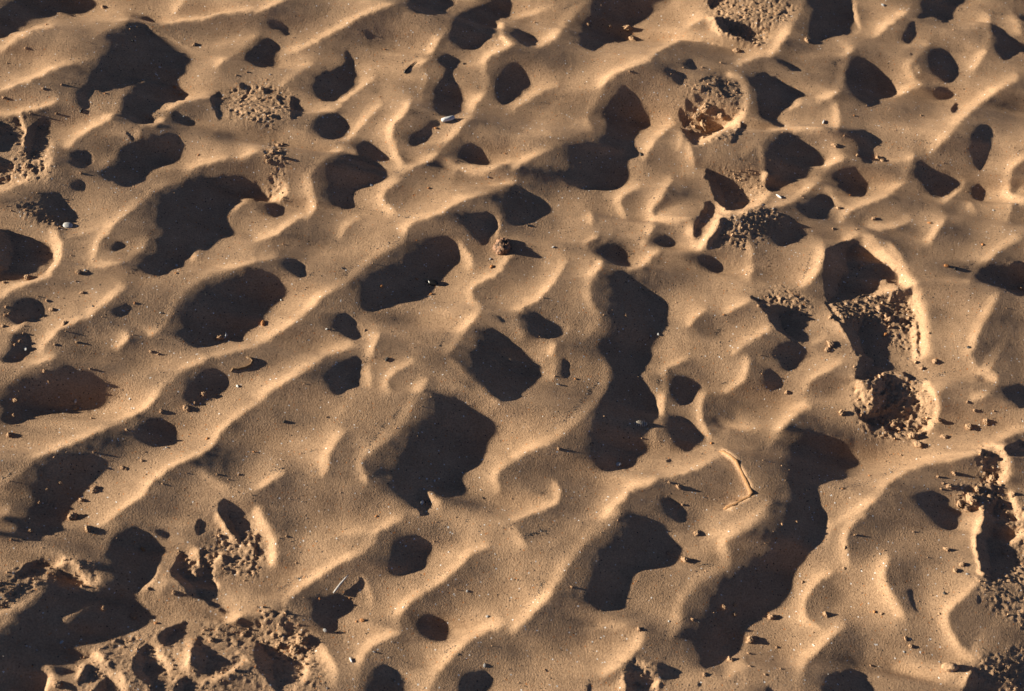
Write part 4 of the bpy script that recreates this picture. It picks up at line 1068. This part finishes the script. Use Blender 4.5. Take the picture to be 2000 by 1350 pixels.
# ---------------------------------------------------------------- the singular finds
def place(o, sx, sy, yaw=0, lift=0.0, tilt=0.0):
    X, Y, Z, T = on_sand(np.array([sx]), np.array([sy]))
    o.matrix_world = spot_matrix(float(X[0]), float(Y[0]), float(Z[0]), (1, 1, 1), yaw, tilt, lift); return o
def tube_obj(name, pts, rads, mat, seg=8):
    """bent tapering tube through points given in the object's own space"""
    bm = bmesh.new(); rings = []
    pts = [Vector(p) for p in pts]
    for k, p in enumerate(pts):
        t = (pts[min(k+1, len(pts)-1)]-pts[max(k-1, 0)]).normalized()
        a = t.cross(Vector((0, 0, 1))); a = a.normalized() if a.length > 1e-4 else Vector((1, 0, 0)); b = t.cross(a)
        rings.append([bm.verts.new(p+(a*math.cos(2*math.pi*q/seg)+b*math.sin(2*math.pi*q/seg))*rads[k]) for q in range(seg)])
    for r0, r1 in zip(rings[:-1], rings[1:]):
        for q in range(seg): bm.faces.new((r0[q], r0[(q+1) % seg], r1[(q+1) % seg], r1[q]))
    bm.faces.new(rings[0][::-1]); bm.faces.new(rings[-1])
    for f in bm.faces: f.smooth = True
    me = bpy.data.meshes.new(name); bm.to_mesh(me); bm.free(); me.materials.append(mat)
    return link(bpy.data.objects.new(name, me))
def at_tile(t, x, y): return TILES[t][0]+x/ZS, TILES[t][1]+y/ZS
def lay_tube(name, tile, pts, rads, mat, lift, label, cat, part=None):
    """tube laid over the sand along traced points; origin at its first point"""
    q = [at_tile(tile, a, b) for a, b in pts]
    X, Y, Z, T = on_sand(np.array([a for a, b in q]), np.array([b for a, b in q]))
    P = [Vector((float(a), float(b), float(c)+lf)) for a, b, c, lf in zip(X, Y, Z, lift)]
    o = tube_obj(name, [p-P[0] for p in P], rads, mat); o.location = P[0]
    return tag(o, label, cat) if label else o
rock = link(bpy.data.objects.new('rock', blob_mesh('rock', 3, M_ROCK, 5, .42, 1.3, .16, (1, .9, .95))))
rock.data.transform(Matrix.Diagonal((.0185, .0195, .0125, 1))); place(rock, *at_tile('F', 1857, 512), .6, .0004)
tag(rock, 'dark brown pitted rock with rusty patches in the small trough near the middle', 'rock')
bs = link(bpy.data.objects.new('black_stone', blob_mesh('black_stone', 8, M_BLACK, 4, .4, 1.2, .1, (1.5, .8, .5))))
bs.data.transform(Matrix.Diagonal((.0088, .0095, .009, 1))); place(bs, *at_tile('F', 1330, 785), -.2, .001)
tag(bs, 'glossy black stone at the lower edge of the long dark hollow', 'stone')
M_ROD = simple('white_rod', (.55, .57, .59), .35, .5, .08, 300, .1)
p0, p1 = at_tile('B', 1400, 920), at_tile('B', 1488, 890)
lay_tube('white_rod', 'B', [(1398, 918), (1402, 917), (1425, 910), (1450, 905), (1484, 895), (1490, 893)], [.0006, .0022, .0025, .0026, .0026, .0018], M_ROD, [.0016]*6,
         'short white tube of shell lying across the end of a shadow, upper middle', 'shell')
sh = link(bpy.data.objects.new('shell_shard', shard_mesh('shell_shard', 12, M_SHELL, .0052, .0150, .0011, 14)))
place(sh, *at_tile('E', 1658, 548), .35, .0034, .7); tag(sh, 'long pale shell shard standing on edge left of centre and casting a pointed shadow', 'shell')
M_STRIPE, nt, b_ = mat_new('striped_shell'); tc = nt.nodes.new('ShaderNodeTexCoord'); wv_ = nt.nodes.new('ShaderNodeTexWave')
wv_.inputs['Scale'].default_value = 160; wv_.inputs['Distortion'].default_value = 2; nt.links.new(tc.outputs['Object'], wv_.inputs['Vector'])
rp = ramp(nt, [(.3, (.10, .075, .05)), (.7, (.42, .38, .32))]); nt.links.new(wv_.outputs['Fac'], rp.inputs[0]); nt.links.new(rp.outputs[0], b_.inputs['Base Color']); b_.inputs['Roughness'].default_value = .4
ss = link(bpy.data.objects.new('striped_shell', blob_mesh('striped_shell', 31, M_STRIPE, 4, .12, 1, .03, (1.5, .8, .7))))
ss.data.transform(Matrix.Diagonal((.0098, .0098, .009, 1))); place(ss, *at_tile('K', 970, 497), .12, .0002)
tag(ss, 'brown and cream striped shell lying in the long winding shadow', 'shell')
hb = link(bpy.data.objects.new('buried_shell', blob_mesh('buried_shell', 33, M_SHELL, 4, .15, 1, .05, (1.2, .9, .7))))
hb.data.transform(Matrix.Diagonal((.0088, .0088, .006, 1))); place(hb, *at_tile('E', 510, 350), 0, .0001)
tag(hb, 'half buried grey white shell at the foot of the small dip on the left', 'shell')
oc = link(bpy.data.objects.new('oval_clod', blob_mesh('oval_clod', 35, M_CLOD, 4, .2, 1.3, .1, (1.7, 1, .9))))
oc.data.transform(Matrix.Diagonal((.0085, .0085, .0085, 1))); place(oc, *at_tile('P', 1370, 1180), .05, .0025)
tag(oc, 'smooth oval sand clod alone on the slope near the bottom right', 'sand clod')
cs = link(bpy.data.objects.new('clear_shard', shard_mesh('clear_shard', 15, M_SHELL, .0022, .0068, .0006, 20)))
place(cs, *at_tile('F', 1484, 700), -.1, .002, .9); tag(cs, 'thin white splinter standing beside the end of the long dark hollow', 'shell')
cs = link(bpy.data.objects.new('clear_shard', shard_mesh('clear_shard', 16, M_SHELL, .0025, .0040, .0006, 20)))
place(cs, *at_tile('F', 1507, 700), .5, .0012, .4); tag(cs, 'small flat shell chip just right of the white splinter', 'shell')
M_WEED = simple('dried_weed', (.16, .10, .055), .7, .2, .4, 500)
lay_tube('curled_weed', 'I', [(1740, 105), (1760, 78), (1800, 82), (1850, 72), (1890, 50), (1905, 20), (1885, 0), (1855, -5)], [.0008, .0013, .0012, .0013, .0012, .0013, .0011, .0008], M_WEED,
         [.0002, .0003, .0003, .0003, .0003, .0003, .0003, .0002], 'curled brown strand of dried weed left of centre', 'seaweed')
lay_tube('tadpole_twig', 'B', [(1118, 556), (1124, 545), (1140, 525), (1165, 500), (1185, 485), (1202, 468)], [.0006, .0013, .0008, .0007, .0006, .0003], M_DARK,
         [.0008]*6, 'thin dark twig with a knobbed end below the grit in the upper middle', 'twig')
M_CRUST = simple('crusted_sand', (.30, .17, .085), .9, .1, .3, 900, .9)
lay_tube('sand_crust', 'K', [(1560, 705), (1590, 703), (1640, 728), (1690, 775), (1725, 845), (1755, 910), (1785, 970), (1808, 1020), (1785, 1048), (1730, 1075), (1680, 1105), (1625, 1125), (1595, 1140)],
         [.0008, .0014, .0012, .0017, .0014, .0020, .0018, .0024, .0019, .0025, .0018, .0024, .0011], M_CRUST, [-.0002]*13, 'thin bent orange crust edge of crumbly sand beside the rounded dip', 'sand crust')
M_FEATHER = simple('grey_quill', (.34, .33, .33), .5, .3, .15, 300)
lay_tube('quill', 'N', [(585, 615), (610, 585), (640, 550), (675, 510), (697, 482)], [.0009, .0010, .0010, .0008, .0003], M_FEATHER, [.0010, .0016, .0022, .0024, .0014],
         'straight grey quill lying over the shadow near the bottom left of centre', 'feather')
lay_tube('white_sliver', 'H', [(62, 122), (80, 135), (100, 148)], [.0006, .0011, .0008], M_ROD, [.0012]*3, 'short white sliver on the sand below the scooped print', 'shell')
lay_tube('white_sliver', 'N', [(708, 1103), (716, 1120), (724, 1136)], [.0006, .0008, .0006], M_ROD, [.001]*3, 'thin white sliver above the shadow at the bottom edge', 'shell')
lay_tube('white_sliver', 'D', [(422, 910), (418, 922), (413, 935)], [.0006, .0009, .0007], M_ROD, [.001]*3, 'thin white sliver on the mound below the square shadow', 'shell')
lay_tube('white_ring', 'E', [(1690, 1210), (1702, 1200), (1706, 1182), (1704, 1165)], [.0004, .0006, .0006, .0004], M_ROD, [.002, .002, .002, .002], 'thin white crescent beside the large clod in the broad dark oval', 'shell')
for k, (t, x, y, s, lb) in enumerate((('P', 1690, 205, 48, 'grey flat shell on the floor of the deep torn print'), ('P', 1390, 322, 46, 'flat pale shell flake below a clod beside the torn print'), ('N', 15, 380, 30, 'pale shell flake at the edge of the broken hollow'))):
    o = link(bpy.data.objects.new('flat_shell', shard_mesh('flat_shell', 40+k, M_SHELL, s*.00014, s*.00010, .0006, 6))); place(o, *at_tile(t, x, y), .2, .0007); tag(o, lb, 'shell')

# ---------------------------------------------------------------- uncountable bits
def scatter(name, X, Y, Z, S, mat, sub, label, seed, flat=.6, lift=.22):
    bm = bmesh.new(); bmesh.ops.create_icosphere(bm, subdivisions=sub, radius=.5)
    bv = np.array([v.co[:] for v in bm.verts]); bf = np.array([[v.index for v in f.verts] for f in bm.faces]); bm.free()
    r = np.random.default_rng(seed); n = len(X)
    vs = []
    a = r.uniform(0, 6.28, n); sx = r.uniform(.7, 1.5, n); sy = r.uniform(.6, 1.0, n); sz = r.uniform(.5, 1.0, n)*flat/.6
    jit = 1+.20*r.standard_normal((n, len(bv), 1))+.25*np.sin(bv@r.uniform(-9, 9, (n, 3, 1))[:, :, 0].T+r.uniform(0, 6, n)).T[..., None]
    P = bv[None]*jit*np.stack([sx, sy, sz], -1)[:, None, :]*S[:, None, None]
    ca, sa = np.cos(a)[:, None], np.sin(a)[:, None]
    Q = np.stack([P[..., 0]*ca-P[..., 1]*sa, P[..., 0]*sa+P[..., 1]*ca, P[..., 2]], -1)
    Q += np.stack([X, Y, Z+S*lift], -1)[:, None, :]
    F = bf[None]+(np.arange(n)*len(bv))[:, None, None]
    o = link(bpy.data.objects.new(name, mesh_from(name, Q.reshape(-1, 3), F.reshape(-1, 3), mat)))
    return tag(o, label, kind='stuff')
gx, gy = [], []
for line in GRIT.strip().split('\n'):
    f = line.split(); ox, oy = TILES[f[0]]
    for q in f[1:]:
        a, b, c, d, dn = map(float, q.split(','))
        L = math.hypot(c-a, d-b)/ZS
        n = int(dn*(L*.75+3)*.85)
        t = rng.uniform(-.12, 1.12, n)+rng.normal(0, .10, n); w = rng.standard_t(2.5, n)*(.8+.3*dn)
        ux, uy = (c-a)/ZS/L, (d-b)/ZS/L
        gx += list(ox+(a+(c-a)*t)/ZS-uy*w+rng.normal(0, 1.0, n)); gy += list(oy+(b+(d-b)*t)/ZS+ux*w+rng.normal(0, 1.0, n))
gx = np.array(gx); gy = np.array(gy)
X, Y, Z, T = on_sand(gx, gy)
scatter('dark_grit', X, Y, Z, np.minimum(.0017, .00058*np.exp(rng.normal(0, .45, len(X)))), M_DARK, 1, 'fine dark grit gathered in the troughs of the ripples', 3, .22, .02)
cx, cy, cs_ = [], [], []
for am, dn, pts in ROUGHP:
    P = np.array(pts); lo, hi = P.min(0), P.max(0)
    area = .5*abs(np.dot(P[:, 0], np.roll(P[:, 1], 1))-np.dot(P[:, 1], np.roll(P[:, 0], 1)))
    n = int(area*(.052*.052)/.82*dn*.28)
    ang = 0; k = 0
    while k < n:
        x, y = rng.uniform(lo[0], hi[0]), rng.uniform(lo[1], hi[1]); ins = False
        for i in range(len(P)):
            (ax_, ay_), (bx_, by_) = P[i], P[i-1]
            if (ay_ > y) != (by_ > y) and x < (bx_-ax_)*(y-ay_)/(by_-ay_)+ax_: ins = not ins
        if ins: cx.append(x); cy.append(y); cs_.append(min(.0036, .00075*math.exp(rng.normal(0, .5)))); k += 1
X, Y, Z, T = on_sand(np.array(cx), np.array(cy))
scatter('sand_crumbs', X, Y, Z, np.array(cs_), M_CLOD, 2, 'loose sand crumbs filling the broken prints', 4, .8)
n = 170
X, Y, Z, T = on_sand(rng.uniform(0, 2000, n), rng.uniform(0, 1350, n))
scatter('shell_flecks', X, Y, Z, rng.uniform(.0003, .0009, n), M_SHELL, 1, 'tiny glinting shell flecks sprinkled over the sand', 6)
n = 500
X, Y, Z, T = on_sand(rng.uniform(-20, 2020, n), rng.uniform(-20, 1370, n))
scatter('loose_grains', X, Y, Z, rng.uniform(.0005, .0014, n), M_CLOD, 1, 'scattered loose coarse sand grains', 7)
print('crumbs', len(cx), 'grit', len(gx), 'items', len(items))
